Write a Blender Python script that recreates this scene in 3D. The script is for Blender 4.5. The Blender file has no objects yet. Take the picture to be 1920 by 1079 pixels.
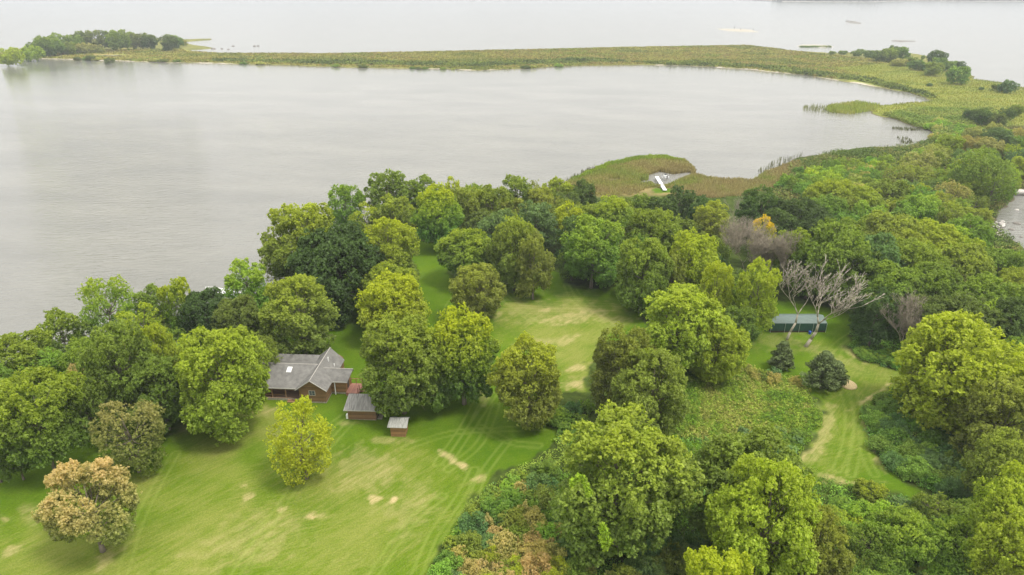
import bpy, math, random
import numpy as np
from mathutils import Vector, Matrix

# ------------------------------------------------------------------ camera, sky, sun, exposure
C = bpy.context.scene.collection
SC = bpy.context.scene
H = 60.0; F = 1280.0; PIT = math.atan(565/1280); CP, SP = math.cos(PIT), math.sin(PIT)
cam_d = bpy.data.cameras.new("camera"); cam = bpy.data.objects.new("camera", cam_d); C.objects.link(cam)
cam.location = (0, 0, H); cam.rotation_euler = (math.pi/2-PIT, 0, 0)
cam_d.sensor_width = 36; cam_d.lens = 36*F/1920; cam_d.clip_start = 1; cam_d.clip_end = 30000
SC.camera = cam

SUN_EL, SUN_AZ = math.radians(62), math.radians(118)     # azimuth clockwise from +Y: to the right, a little behind
w = bpy.data.worlds.new("World"); SC.world = w; w.use_nodes = True
nt = w.node_tree; N = nt.nodes; L = nt.links; N.clear()
out = N.new('ShaderNodeOutputWorld'); bg = N.new('ShaderNodeBackground'); bg.inputs['Strength'].default_value = 0.1
sky = N.new('ShaderNodeTexSky'); sky.sky_type = 'NISHITA'; sky.sun_disc = False
sky.sun_elevation = SUN_EL; sky.sun_rotation = SUN_AZ; sky.air_density = 1.0; sky.dust_density = 2.0
tc = N.new('ShaderNodeTexCoord'); sep = N.new('ShaderNodeSeparateXYZ'); L.new(tc.outputs['Generated'], sep.inputs[0])
rmp = N.new('ShaderNodeMapRange'); rmp.inputs['From Min'].default_value = 0; rmp.inputs['From Max'].default_value = 1
rmp.inputs['To Min'].default_value = 6.1; rmp.inputs['To Max'].default_value = 16.5
L.new(sep.outputs['Z'], rmp.inputs['Value'])
cn = N.new('ShaderNodeTexNoise'); cn.inputs['Scale'].default_value = 2.2; cn.inputs['Detail'].default_value = 5
cmap = N.new('ShaderNodeMapping'); cmap.inputs['Scale'].default_value = (1, 1, 3); L.new(tc.outputs['Generated'], cmap.inputs[0]); L.new(cmap.outputs[0], cn.inputs['Vector'])
cr = N.new('ShaderNodeMapRange'); cr.inputs['From Min'].default_value = .3; cr.inputs['From Max'].default_value = .7; cr.inputs['To Min'].default_value = .86; cr.inputs['To Max'].default_value = 1.12
L.new(cn.outputs['Fac'], cr.inputs['Value'])
mul = N.new('ShaderNodeMath'); mul.operation = 'MULTIPLY'; L.new(rmp.outputs[0], mul.inputs[0]); L.new(cr.outputs[0], mul.inputs[1])
cc = N.new('ShaderNodeVectorMath'); cc.operation = 'SCALE'; cc.inputs[0].default_value = (1.0, .985, .95); L.new(mul.outputs[0], cc.inputs['Scale'])
mixw = N.new('ShaderNodeMixRGB'); mixw.inputs[0].default_value = 0.9; L.new(sky.outputs[0], mixw.inputs[1]); L.new(cc.outputs[0], mixw.inputs[2])
L.new(mixw.outputs[0], bg.inputs['Color']); L.new(bg.outputs[0], out.inputs['Surface'])

sun_d = bpy.data.lights.new("sun", 'SUN'); sun_d.energy = 2.2; sun_d.angle = math.radians(14); sun_d.color = (1, .95, .85)
sun = bpy.data.objects.new("sun", sun_d); C.objects.link(sun)
sdir = Vector((math.sin(SUN_AZ)*math.cos(SUN_EL), math.cos(SUN_AZ)*math.cos(SUN_EL), math.sin(SUN_EL)))
sun.rotation_euler = sdir.to_track_quat('Z', 'Y').to_euler()
SC.view_settings.view_transform = 'Standard'; SC.view_settings.look = 'None'; SC.view_settings.gamma = 1
SC.view_settings.exposure = 0.6
SC.cycles.max_bounces = 6; SC.cycles.diffuse_bounces = 3; SC.cycles.transmission_bounces = 4; SC.cycles.volume_bounces = 0

# ------------------------------------------------------------------ photo row/column -> place on the ground
def at(px, py, z=0.0):
    u = (px-960)/F; v = (py-539.5)/F
    t = (H-z)/(SP+v*CP)
    return (u*t, (CP-v*SP)*t, z)
def depth(y, z=0.0): return CP*y+SP*(H-z)
def proj(x, y, z=0.0):
    d = depth(y, z); return 960+F*x/d, 539.5+F*(CP*(H-z)-SP*y)/d
def wpoly(pts, z=0.0): return [at(a, b, z)[:2] for a, b in pts]

# ------------------------------------------------------------------ mesh helpers
def link(name, me, mats=None, parent=None):
    o = bpy.data.objects.new(name, me); C.objects.link(o)
    if mats is not None:
        for m in (mats if isinstance(mats, (list, tuple)) else [mats]): me.materials.append(m)
    if parent is not None: o.parent = parent
    return o
def np_mesh(name, V, Q, attrs=None, smooth=False, cols=None):
    """V (n,3), Q (m,4) quads or (m,3) triangles"""
    me = bpy.data.meshes.new(name); k = Q.shape[1]
    me.vertices.add(len(V)); me.vertices.foreach_set('co', np.ascontiguousarray(V, np.float32).ravel())
    me.loops.add(Q.size); me.loops.foreach_set('vertex_index', np.ascontiguousarray(Q, np.int32).ravel())
    me.polygons.add(len(Q)); me.polygons.foreach_set('loop_start', np.arange(0, Q.size, k, dtype=np.int32))
    me.polygons.foreach_set('loop_total', np.full(len(Q), k, np.int32))
    if smooth: me.polygons.foreach_set('use_smooth', np.ones(len(Q), bool))
    for a, (dom, val) in (attrs or {}).items():
        at_ = me.attributes.new(a, 'FLOAT', dom); at_.data.foreach_set('value', np.ascontiguousarray(val, np.float32))
    for a, (dom, val) in (cols or {}).items():
        at_ = me.attributes.new(a, 'FLOAT_COLOR', dom); at_.data.foreach_set('color', np.ascontiguousarray(val, np.float32).ravel())
    me.update(calc_edges=True); me.validate(); return me
class MB:
    """collects boxes, prisms and tubes for ONE mesh"""
    def __init__(s): s.v = []; s.f = []
    def face(s, pts): n = len(s.v); s.v += [tuple(p) for p in pts]; s.f.append(list(range(n, n+len(pts)))); return s
    def box(s, x0, x1, y0, y1, z0, z1):
        n = len(s.v); s.v += [(x, y, z) for z in (z0, z1) for x, y in ((x0, y0), (x1, y0), (x1, y1), (x0, y1))]
        s.f += [[n+i for i in q] for q in ([3, 2, 1, 0], [4, 5, 6, 7], [0, 1, 5, 4], [1, 2, 6, 5], [2, 3, 7, 6], [3, 0, 4, 7])]; return s
    def slab(s, pts, t):
        """planar polygon given as its top corners, thickened downward by t"""
        n = len(s.v); k = len(pts); s.v += [tuple(p) for p in pts]+[(p[0], p[1], p[2]-t) for p in pts]
        s.f.append([n+i for i in range(k)]); s.f.append([n+k+i for i in reversed(range(k))])
        for i in range(k): j = (i+1) % k; s.f.append([n+i, n+k+i, n+k+j, n+j])
        return s
    def prism(s, prof, a0, a1, axis='y'):
        """profile [(a,z)] extruded along the axis"""
        k = len(prof); n = len(s.v)
        for b in (a0, a1): s.v += [((a, b, z) if axis == 'y' else (b, a, z)) for a, z in prof]
        s.f.append([n+i for i in range(k)]); s.f.append([n+k+i for i in reversed(range(k))])
        for i in range(k): j = (i+1) % k; s.f.append([n+j, n+i, n+k+i, n+k+j])
        return s
    def tube(s, p0, p1, r0, r1, k=6):
        if hasattr(s, 'rec'): s.rec.append((p0, p1, r0, r1, k))
        p0 = Vector(p0); p1 = Vector(p1); d = (p1-p0)
        if d.length < 1e-5: return s
        d.normalize(); a = d.orthogonal().normalized(); b = d.cross(a); n = len(s.v)
        for p, r in ((p0, r0), (p1, r1)):
            for i in range(k): t = 2*math.pi*i/k; s.v.append(tuple(p+(a*math.cos(t)+b*math.sin(t))*r))
        for i in range(k): j = (i+1) % k; s.f.append([n+i, n+j, n+k+j, n+k+i])
        s.f.append([n+k+i for i in range(k)]); s.f.append([n+i for i in reversed(range(k))]); return s
    def mesh(s, name, smooth=False):
        me = bpy.data.meshes.new(name); me.from_pydata(s.v, [], s.f); me.update()
        bm_fix(me)
        if smooth:
            for p in me.polygons: p.use_smooth = True
        return me
    def build(s, name, mat, parent=None, smooth=False): return link(name, s.mesh(name, smooth), mat, parent)
import bmesh
def bm_fix(me):
    bm = bmesh.new(); bm.from_mesh(me); bmesh.ops.recalc_face_normals(bm, faces=bm.faces); bm.to_mesh(me); bm.free()
def empty(name, loc, rz=0):
    o = bpy.data.objects.new(name, None); C.objects.link(o); o.location = loc; o.rotation_euler = (0, 0, rz); o.empty_display_size = .3; return o
def tag(o, label=None, cat=None, group=None, kind=None):
    for k, v in (('label', label), ('category', cat), ('group', group), ('kind', kind)):
        if v: o[k] = v
    return o

# ------------------------------------------------------------------ materials
def mat(name):
    m = bpy.data.materials.new(name); m.use_nodes = True; n = m.node_tree.nodes; n.clear()
    o = n.new('ShaderNodeOutputMaterial'); return m, n, m.node_tree.links, o
def simple(name, col, rough=.7, noise=.25, scale=3.0, metal=0, stretch=(1, 1, 1), col2=None, bump=0):
    m, n, l, o = mat(name); b = n.new('ShaderNodeBsdfPrincipled'); b.inputs['Roughness'].default_value = rough; b.inputs['Metallic'].default_value = metal
    tcn = n.new('ShaderNodeTexCoord'); mp = n.new('ShaderNodeMapping'); mp.inputs['Scale'].default_value = stretch
    nz = n.new('ShaderNodeTexNoise'); nz.inputs['Scale'].default_value = scale; nz.inputs['Detail'].default_value = 6; nz.inputs['Roughness'].default_value = .65
    l.new(tcn.outputs['Object'], mp.inputs[0]); l.new(mp.outputs[0], nz.inputs['Vector'])
    rp = n.new('ShaderNodeValToRGB'); e = rp.color_ramp.elements; e[0].position = .3; e[1].position = .7
    c2 = col2 or tuple(min(1, c*(1+noise)) for c in col); c1 = tuple(c*(1-noise) for c in col)
    e[0].color = (*c1, 1); e[1].color = (*c2, 1); l.new(nz.outputs['Fac'], rp.inputs[0]); l.new(rp.outputs[0], b.inputs['Base Color'])
    if bump:
        bp = n.new('ShaderNodeBump'); bp.inputs['Strength'].default_value = bump; bp.inputs['Distance'].default_value = .05
        l.new(nz.outputs['Fac'], bp.inputs['Height']); l.new(bp.outputs[0], b.inputs['Normal'])
    l.new(b.outputs[0], o.inputs['Surface']); return m

def leaf_mat(name, autumn_lit=(.44, .485, .020), trans=.42):
    """tint = object colour; alpha of the object colour = how far the outer top leaves have turned, plus painted sunlit yellow"""
    m, n, l, o = mat(name)
    oi = n.new('ShaderNodeObjectInfo'); tn = n.new('ShaderNodeAttribute'); tn.attribute_name = 'tone'; tp = n.new('ShaderNodeAttribute'); tp.attribute_name = 'top'
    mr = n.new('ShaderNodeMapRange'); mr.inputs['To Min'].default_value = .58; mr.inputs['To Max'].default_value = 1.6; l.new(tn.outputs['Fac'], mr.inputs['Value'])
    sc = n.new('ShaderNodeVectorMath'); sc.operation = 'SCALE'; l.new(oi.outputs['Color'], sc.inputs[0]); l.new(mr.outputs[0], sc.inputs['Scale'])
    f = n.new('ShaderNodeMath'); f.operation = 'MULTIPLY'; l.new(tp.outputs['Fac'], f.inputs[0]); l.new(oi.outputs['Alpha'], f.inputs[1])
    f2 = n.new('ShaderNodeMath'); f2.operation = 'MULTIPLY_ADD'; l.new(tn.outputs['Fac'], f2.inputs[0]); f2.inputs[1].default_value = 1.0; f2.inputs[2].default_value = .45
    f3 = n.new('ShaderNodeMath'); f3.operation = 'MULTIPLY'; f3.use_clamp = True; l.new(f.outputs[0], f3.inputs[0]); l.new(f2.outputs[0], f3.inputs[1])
    mx = n.new('ShaderNodeMixRGB'); l.new(f3.outputs[0], mx.inputs[0]); l.new(sc.outputs[0], mx.inputs[1]); mx.inputs[2].default_value = (*autumn_lit, 1)
    d = n.new('ShaderNodeBsdfDiffuse'); t = n.new('ShaderNodeBsdfTranslucent'); ms = n.new('ShaderNodeMixShader'); ms.inputs[0].default_value = trans
    tm = n.new('ShaderNodeMixRGB'); tm.blend_type = 'MULTIPLY'; tm.inputs[0].default_value = 1; tm.inputs[2].default_value = (1.25, 1.35, .5, 1); l.new(mx.outputs[0], tm.inputs[1])
    l.new(mx.outputs[0], d.inputs['Color']); l.new(tm.outputs[0], t.inputs['Color'])
    l.new(d.outputs[0], ms.inputs[1]); l.new(t.outputs[0], ms.inputs[2])
    g = n.new('ShaderNodeBsdfGlossy'); g.inputs['Roughness'].default_value = .5; g.inputs['Color'].default_value = (.8, .85, .8, 1)
    m2 = n.new('ShaderNodeMixShader'); m2.inputs[0].default_value = .015; l.new(ms.outputs[0], m2.inputs[1]); l.new(g.outputs[0], m2.inputs[2])
    l.new(m2.outputs[0], o.inputs['Surface']); return m
def stuff_mat(name, trans=.25):
    m, n, l, o = mat(name); a = n.new('ShaderNodeAttribute'); a.attribute_name = 'col'
    d = n.new('ShaderNodeBsdfDiffuse'); t = n.new('ShaderNodeBsdfTranslucent'); ms = n.new('ShaderNodeMixShader'); ms.inputs[0].default_value = trans
    l.new(a.outputs['Color'], d.inputs['Color']); l.new(a.outputs['Color'], t.inputs['Color']); l.new(d.outputs[0], ms.inputs[1]); l.new(t.outputs[0], ms.inputs[2])
    l.new(ms.outputs[0], o.inputs['Surface']); return m
def boards_mat(name, col, pitch, axis=2, dark=.45, var=.25):
    """horizontal boards or logs: lines across the axis with per-board tone"""
    m, n, l, o = mat(name); b = n.new('ShaderNodeBsdfPrincipled'); b.inputs['Roughness'].default_value = .75
    tcn = n.new('ShaderNodeTexCoord'); sp = n.new('ShaderNodeSeparateXYZ'); l.new(tcn.outputs['Object'], sp.inputs[0])
    dv = n.new('ShaderNodeMath'); dv.operation = 'DIVIDE'; l.new(sp.outputs[axis], dv.inputs[0]); dv.inputs[1].default_value = pitch
    fr = n.new('ShaderNodeMath'); fr.operation = 'FRACT'; l.new(dv.outputs[0], fr.inputs[0]); fl = n.new('ShaderNodeMath'); fl.operation = 'FLOOR'; l.new(dv.outputs[0], fl.inputs[0])
    wn = n.new('ShaderNodeTexWhiteNoise'); wn.noise_dimensions = '1D'; l.new(fl.outputs[0], wn.inputs['W'])
    nz = n.new('ShaderNodeTexNoise'); nz.inputs['Scale'].default_value = 2.5; nz.inputs['Detail'].default_value = 6; l.new(tcn.outputs['Object'], nz.inputs['Vector'])
    lt = n.new('ShaderNodeMath'); lt.operation = 'LESS_THAN'; l.new(fr.outputs[0], lt.inputs[0]); lt.inputs[1].default_value = .14
    ad = n.new('ShaderNodeMath'); ad.operation = 'ADD'; l.new(wn.outputs['Value'], ad.inputs[0]); l.new(nz.outputs['Fac'], ad.inputs[1])
    mr = n.new('ShaderNodeMapRange'); mr.inputs['From Max'].default_value = 2; mr.inputs['To Min'].default_value = 1-var*2; mr.inputs['To Max'].default_value = 1+var*2; l.new(ad.outputs[0], mr.inputs['Value'])
    sc = n.new('ShaderNodeVectorMath'); sc.operation = 'SCALE'; sc.inputs[0].default_value = col; l.new(mr.outputs[0], sc.inputs['Scale'])
    mx = n.new('ShaderNodeMixRGB'); l.new(lt.outputs[0], mx.inputs[0]); l.new(sc.outputs[0], mx.inputs[1]); mx.inputs[2].default_value = tuple(c*dark for c in col)+(1,)
    l.new(mx.outputs[0], b.inputs['Base Color'])
    bp = n.new('ShaderNodeBump'); bp.inputs['Strength'].default_value = .6; bp.inputs['Distance'].default_value = .04
    pp = n.new('ShaderNodeMath'); pp.operation = 'PINGPONG'; l.new(fr.outputs[0], pp.inputs[0]); pp.inputs[1].default_value = .5
    l.new(pp.outputs[0], bp.inputs['Height']); l.new(bp.outputs[0], b.inputs['Normal']); l.new(b.outputs[0], o.inputs['Surface']); return m

M = {}
M['leaf'] = leaf_mat('foliage'); M['rust'] = leaf_mat('rusty_foliage', autumn_lit=(.62, .46, .20)); M['gold'] = leaf_mat('golden_foliage', autumn_lit=(.75, .52, .02))
M['needle'] = leaf_mat('needles', trans=.1)
M['stuff'] = stuff_mat('ground_plants')
M['bark'] = simple('bark', (.17, .14, .105), .9, .4, 4, stretch=(3, 3, .6), bump=.6)
M['palebark'] = simple('weathered_bark', (.36, .32, .25), .85, .3, 3, stretch=(3, 3, .5), bump=.5)
M['greybark'] = simple('grey_twigs', (.29, .25, .185), .9, .25, 2)
M['log'] = boards_mat('log_siding', (.20, .112, .052), .22)
M['log_orange_lit'] = boards_mat('log_siding_orange_lit', (.27, .145, .06), .22)  # orange light on the east wing put into the colour; outhouse shares it
M['shake'] = simple('asphalt_shingles', (.145, .140, .130), .85, .32, 1.3, bump=.15)
M['oldroof'] = simple('weathered_shingles', (.20, .195, .18), .9, .55, 1.6, stretch=(4, .5, .5), bump=.5)
M['mossroof'] = simple('bleached_shingles', (.25, .25, .23), .9, .5, 3, stretch=(4, .6, .6), bump=.5)
M['fascia'] = simple('pale_fascia', (.36, .34, .31), .7, .15, 3)
M['deck'] = boards_mat('reddish_deck_boards', (.36, .17, .125), .14, axis=0, dark=.5, var=.15)
M['porch'] = boards_mat('porch_boards', (.27, .17, .11), .14, axis=1, dark=.5, var=.15)
M['post'] = simple('timber_post', (.30, .17, .09), .8, .2, 4)
M['white'] = simple('white_paint', (.78, .78, .76), .5, .06, 3)
M['darkglass'] = simple('window_glass', (.05, .07, .09), .12, .2, 2)
M['skyglass'] = simple('skylight_glass', (.62, .66, .70), .25, .08, 2)
M['stone'] = simple('foundation_stone', (.30, .27, .22), .9, .4, 5, bump=.8)
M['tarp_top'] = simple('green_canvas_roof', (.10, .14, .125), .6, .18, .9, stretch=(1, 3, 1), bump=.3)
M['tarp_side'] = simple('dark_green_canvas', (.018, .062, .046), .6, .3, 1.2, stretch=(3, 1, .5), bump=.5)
M['dark'] = simple('dark_timber', (.06, .045, .035), .8, .3, 4)
M['blue'] = simple('blue_plastic', (.02, .07, .35), .4, .1, 3)
M['rock'] = simple('grey_rock', (.17, .155, .135), .9, .45, 3, bump=.8)
M['lightrock'] = simple('pale_boulder', (.45, .42, .39), .9, .3, 2, bump=.7)
M['hay'] = simple('dry_clippings', (.42, .33, .17), .95, .3, 4, bump=.9)
M['sand'] = simple('pale_sand', (.36, .33, .27), .95, .2, .2)
M['alu'] = simple('aluminium', (.55, .57, .6), .4, .1, 3, metal=.5)

# ------------------------------------------------------------------ outlines (from photo rows and columns, laid out on the ground)
ZW = -0.6
SHORE = wpoly([(-900, 1500), (-420, 900), (-150, 770), (20, 716), (130, 668), (240, 640), (335, 614), (430, 572), (520, 530), (620, 445), (700, 415), (850, 388), (1000, 366),
    (1045, 352), (1072, 337), (1100, 322), (1140, 306), (1190, 296), (1240, 294), (1285, 303), (1303, 318), (1306, 330), (1330, 336), (1380, 340), (1408, 338), (1432, 324), (1460, 313), (1500, 297), (1560, 286),
    (1640, 276), (1700, 277), (1712, 268), (1748, 258), (1745, 248), (1712, 238), (1680, 226), (1650, 218), (1612, 204), (1650, 199), (1700, 194), (1740, 191), (1732, 184), (1690, 172), (1610, 158), (1510, 142), (1400, 131), (1300, 124.5), (1200, 122.5),
    (1100, 124), (1050, 126), (1000, 128.5), (900, 133.5), (850, 131), (780, 129.5), (650, 127), (500, 122.5), (400, 119.5), (300, 118), (240, 116), (150, 113), (60, 110.5), (0, 109), (-30, 106), (-20, 101), (10, 97),
    (50, 88), (60, 80), (120, 75), (200, 73), (300, 73), (340, 74.5), (398, 72.8), (396, 75.5), (345, 79.5), (360, 84), (402, 90.5), (392, 92), (350, 95), (380, 99), (420, 101), (600, 101), (750, 99), (900, 96), (1000, 93),
    (1150, 88.5), (1300, 86), (1400, 85), (1450, 90), (1490, 96), (1560, 100), (1600, 98), (1700, 99), (1760, 108), (1790, 118), (1815, 130), (1822, 142), (1830, 150), (1870, 155), (1910, 163), (2000, 176),
    (2150, 200), (2200, 250), (2080, 300), (1975, 335), (1915, 357), (1905, 375), (1885, 395), (1862, 418), (1868, 432), (1895, 448), (1935, 474), (2100, 520), (2500, 640), (3000, 900)], ZW)
SHORE += [(150, 25), (150, 5), (-150, 5)]
PONDS = [wpoly(p, ZW) for p in ([(1216, 330), (1237, 323), (1262, 328), (1292, 324), (1298, 330), (1272, 340), (1256, 348), (1243, 353), (1226, 349), (1218, 340)], [(1200, 341), (1228, 337), (1230, 344), (1204, 347)], [(1140, 338), (1160, 336), (1163, 341), (1143, 342)],
        [(170, 104.5), (228, 103), (235, 106), (215, 107.5), (170, 106)])]
LAWN = [wpoly(p) for p in (
 [(-1200, 2400), (-700, 1079), (-350, 830), (-120, 745), (20, 735), (130, 690), (260, 655), (400, 600), (520, 560), (600, 520), (690, 500), (780, 452), (832, 462), (850, 540), (960, 530), (1035, 505), (1075, 545), (1160, 538), (1192, 555), (1212, 620), (1150, 640), (1105, 680), (1100, 732), (1040, 745), (1000, 790),
  (1042, 812), (1036, 838), (1005, 857), (930, 890), (880, 930), (835, 1000), (805, 1079), (770, 1300), (700, 2400)],
 [(1385, 600), (1440, 560), (1600, 585), (1612, 610), (1585, 650), (1620, 676), (1700, 699), (1698, 714), (1640, 745), (1624, 765), (1629, 800), (1638, 850), (1662, 885), (1700, 908), (1765, 943), (1735, 946), (1680, 920), (1640, 912), (1540, 910), (1480, 870), (1515, 840), (1535, 812), (1547, 765), (1500, 715), (1440, 698), (1380, 688), (1270, 690), (1250, 670), (1330, 640)],
 [(1225, 822), (1345, 830), (1352, 852), (1225, 852)], [(1222, 351), (1258, 353), (1262, 362), (1226, 364)])]
BRUSH = wpoly([(1270, 690), (1400, 694), (1500, 715), (1545, 770), (1535, 812), (1490, 850), (1350, 832), (1225, 822), (1200, 760)])
MEADOW = wpoly([(1520, 128), (1620, 112), (1640, 104), (1700, 112), (1800, 135), (1920, 165), (2200, 220), (2050, 250), (1860, 235), (1760, 250), (1640, 220), (1600, 206), (1612, 198), (1740, 190), (1720, 178), (1610, 152)])
MARSH = [wpoly(p) for p in ([(1040, 352), (1100, 320), (1190, 294), (1240, 292), (1290, 302), (1310, 325), (1335, 332), (1400, 336), (1440, 322), (1480, 312), (1478, 345), (1400, 365), (1330, 365), (1180, 370), (1060, 370)], [(1500, 205), (1560, 198), (1600, 210), (1560, 215)])]
TANFIELD = wpoly([(70, 108), (110, 97), (230, 92), (345, 92), (380, 103), (340, 113), (200, 112)])
SANDY = [wpoly(p) for p in ([(30, 107), (100, 109), (240, 113), (400, 117), (470, 121), (470, 126), (200, 120), (20, 113)], [(780, 126), (870, 130), (930, 130), (930, 137), (780, 133)], [(1230, 121), (1400, 127), (1610, 154), (1732, 183), (1755, 192), (1735, 194), (1600, 163), (1400, 135), (1230, 128)], [(1850, 420), (1880, 415), (1900, 400), (1880, 455), (1850, 450)])]

def sdf(poly, X, Y):
    """signed distance (positive inside) of points to a polygon"""
    n = len(poly); d2 = np.full(X.shape, 1e18); ins = np.zeros(X.shape, bool)
    for i in range(n):
        ax, ay = poly[i]; bx, by = poly[(i+1) % n]; ex, ey = bx-ax, by-ay
        t = np.clip(((X-ax)*ex+(Y-ay)*ey)/(ex*ex+ey*ey+1e-12), 0, 1)
        d2 = np.minimum(d2, (X-ax-t*ex)**2+(Y-ay-t*ey)**2)
        c = (ay > Y) != (by > Y)
        if by != ay: ins ^= c & (X < (bx-ax)*(Y-ay)/(by-ay)+ax)
    return np.where(ins, 1, -1)*np.sqrt(d2)
def sstep(a, b, x): t = np.clip((x-a)/(b-a), 0, 1); return t*t*(3-2*t)
_rs = np.random.RandomState(7)
def vnoise(X, Y, s, seed=0):
    """cheap value noise"""
    r = np.random.RandomState(seed); T = r.rand(256, 256); x = X/s+1000; y = Y/s+1000; xi = np.floor(x).astype(int); yi = np.floor(y).astype(int); fx = x-xi; fy = y-yi
    fx = fx*fx*(3-2*fx); fy = fy*fy*(3-2*fy); g = lambda a, b: T[a % 256, b % 256]
    return (g(xi, yi)*(1-fx)+g(xi+1, yi)*fx)*(1-fy)+(g(xi, yi+1)*(1-fx)+g(xi+1, yi+1)*fx)*fy
def fbm(X, Y, s, seed=0): return (vnoise(X, Y, s, seed)+.5*vnoise(X, Y, s/2.1, seed+1)+.25*vnoise(X, Y, s/4.3, seed+2))/1.75
def inside(poly, x, y): return bool(sdf(poly, np.array([x]), np.array([y]))[0] > 0)

# ------------------------------------------------------------------ ground: one sheet, finer near the houses
ang = np.linspace(-math.radians(64), math.radians(64), 900); DD = np.concatenate([np.geomspace(12, 700, 900)[:-1], np.linspace(700, 1150, 60)])
A_, D_ = np.meshgrid(ang, DD); GX = D_*np.tan(A_)*.82; GY = D_.copy()
wob = (fbm(GX, GY, 9, 3)-.5)*np.clip(D_/110, .25, 3)*2.2
sd = sdf(SHORE, GX, GY)+wob
for pd in PONDS: sd = np.minimum(sd, -sdf(pd, GX, GY)+wob*.5)
near = D_ < 260
GZ = np.where(sd > 0, ZW+.25*np.minimum(sd, 1.2)+.3*sstep(1.0, 5, sd), ZW+np.maximum(sd*.25, -1.2))
GZ = GZ+(fbm(GX, GY, 14, 11)-.5)*.35*sstep(2, 14, sd)
lawn = np.zeros_like(GX); ed = (fbm(GX, GY, 2.0, 21)-.5)*3.2
for lp in LAWN: lawn = np.maximum(lawn, np.where(near, sstep(-.5, .5, sdf(lp, GX, GY)+ed), 0))
brush = np.where(near, sstep(-1, 1, sdf(BRUSH, GX, GY)+ed), 0)
meadow = sstep(-3, 6, sdf(MEADOW, GX, GY)+(fbm(GX, GY, 30, 5)-.5)*40)
tan_ = sstep(-3, 8, sdf(TANFIELD, GX, GY)+(fbm(GX, GY, 25, 8)-.5)*20)
marsh = np.zeros_like(GX)
for mp_ in MARSH: marsh = np.maximum(marsh, sstep(-2, 3, sdf(mp_, GX, GY)))
spit = sstep(300, 340, GY)
sandw = np.zeros_like(GX)
for sp_ in SANDY: sandw = np.maximum(sandw, sstep(-2, 2, sdf(sp_, GX, GY)))
beach = sandw*(1-sstep(1.2, 3.0, sd-2*(fbm(GX, GY, 12, 31)-.5)*5))
# dry clipping patches: (column, row, half width px, half height px, tilt deg, strength)
DRY = [(848, 862, 36, 7, 32, 1.1), (897, 898, 18, 8, -20, 1), (700, 936, 17, 8, 0, 1.2), (740, 938, 9, 9, 0, 1.2), (588, 968, 20, 8, 0, 1.1), (458, 911, 12, 6, 0, 1.1), (527, 955, 14, 8, -20, .9), (468, 931, 14, 7, 0, .8),
  (690, 880, 70, 40, 10, .42), (770, 950, 60, 45, -30, .32), (470, 1010, 110, 50, -20, .35), (470, 770, 60, 14, 0, .40), (360, 790, 45, 10, -35, .35), (20, 1030, 18, 8, -20, .9), (8, 972, 10, 6, 0, .8), (200, 1050, 30, 14, -40, .6), (60, 965, 30, 20, 0, .35),
  (880, 990, 60, 12, -50, .6), (845, 1040, 60, 12, -55, .55), (650, 915, 30, 10, 0, .35), (1022, 582, 10, 5, 0, 1.1), (1080, 594, 60, 14, -6, .8), (1030, 640, 60, 8, -6, .45), (1160, 600, 40, 8, 0, .4), (1065, 640, 30, 6, -20, .6), (935, 592, 10, 6, 0, .6), (1078, 690, 30, 6, -15, .9), (1075, 720, 26, 12, 0, .9), (1025, 585, 120, 30, 0, .35),
  (1600, 664, 35, 9, 30, .7), (1545, 622, 30, 8, 0, .0), (1532, 835, 40, 16, -60, .6), (1552, 790, 15, 45, 5, .55), (1640, 740, 40, 5, -32, 1.2), (1625, 775, 8, 35, 0, .6), (1648, 860, 8, 30, -25, .6), (1510, 850, 25, 10, -40, .7), (1590, 905, 60, 4, 0, .6), (1545, 665, 60, 12, 20, .4), (1460, 640, 60, 20, 0, .25), (1560, 895, 30, 5, 15, .6),
  (730, 828, 40, 8, 0, .5), (650, 795, 20, 6, 0, .4), (905, 740, 12, 20, -30, .5), (1300, 870, 40, 6, 0, .1), (1600, 945, 14, 9, 30, .9), (1575, 935, 12, 6, 0, .7), (1645, 610, 4, 4, 0, .5)]
dry = np.zeros_like(GX)
for (a, b, rw, rh, tilt, s) in DRY:
    t = math.radians(tilt); x0, y0, _ = at(a, b)
    e1 = at(a+rw*math.cos(t), b+rw*math.sin(t)); e2 = at(a-rh*math.sin(t), b+rh*math.cos(t))
    Mx = np.linalg.inv(np.array([[e1[0]-x0, e2[0]-x0], [e1[1]-y0, e2[1]-y0]]))
    U = Mx[0, 0]*(GX-x0)+Mx[0, 1]*(GY-y0); V_ = Mx[1, 0]*(GX-x0)+Mx[1, 1]*(GY-y0)
    q = np.sqrt(U*U+V_*V_)+(fbm(GX, GY, 1.1, 40)-.5)*1.9; dry = np.maximum(dry, .72*s*(1-sstep(.25, 1.35, q)))
dry *= near
straw = np.zeros_like(GX)
for pl, sv, ww in (([(-300, 1100), (60, 960), (150, 930), (300, 880), (350, 790), (470, 760), (560, 765), (620, 850), (720, 835), (830, 845), (920, 880), (860, 990), (800, 1079), (780, 1200), (-300, 1300)], .62, 4), ([(960, 570), (1060, 562), (1150, 575), (1180, 605), (1130, 650), (1100, 745), (1040, 745), (1000, 660), (930, 640), (930, 590)], .62, 2.5), ([(1500, 720), (1560, 640), (1600, 670), (1700, 700), (1640, 745), (1650, 880), (1600, 910), (1480, 870), (1540, 800)], .5, 1.5)):
    q = wpoly(pl); straw = np.maximum(straw, np.where(near, sv*sstep(-ww, ww, sdf(q, GX, GY)+(fbm(GX, GY, 7, 91)-.5)*10), 0))
straw = np.clip(straw+(.18+.9*straw)*(fbm(GX, GY, 6, 95)-.5)*1.5+.03, 0, 1)
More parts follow.
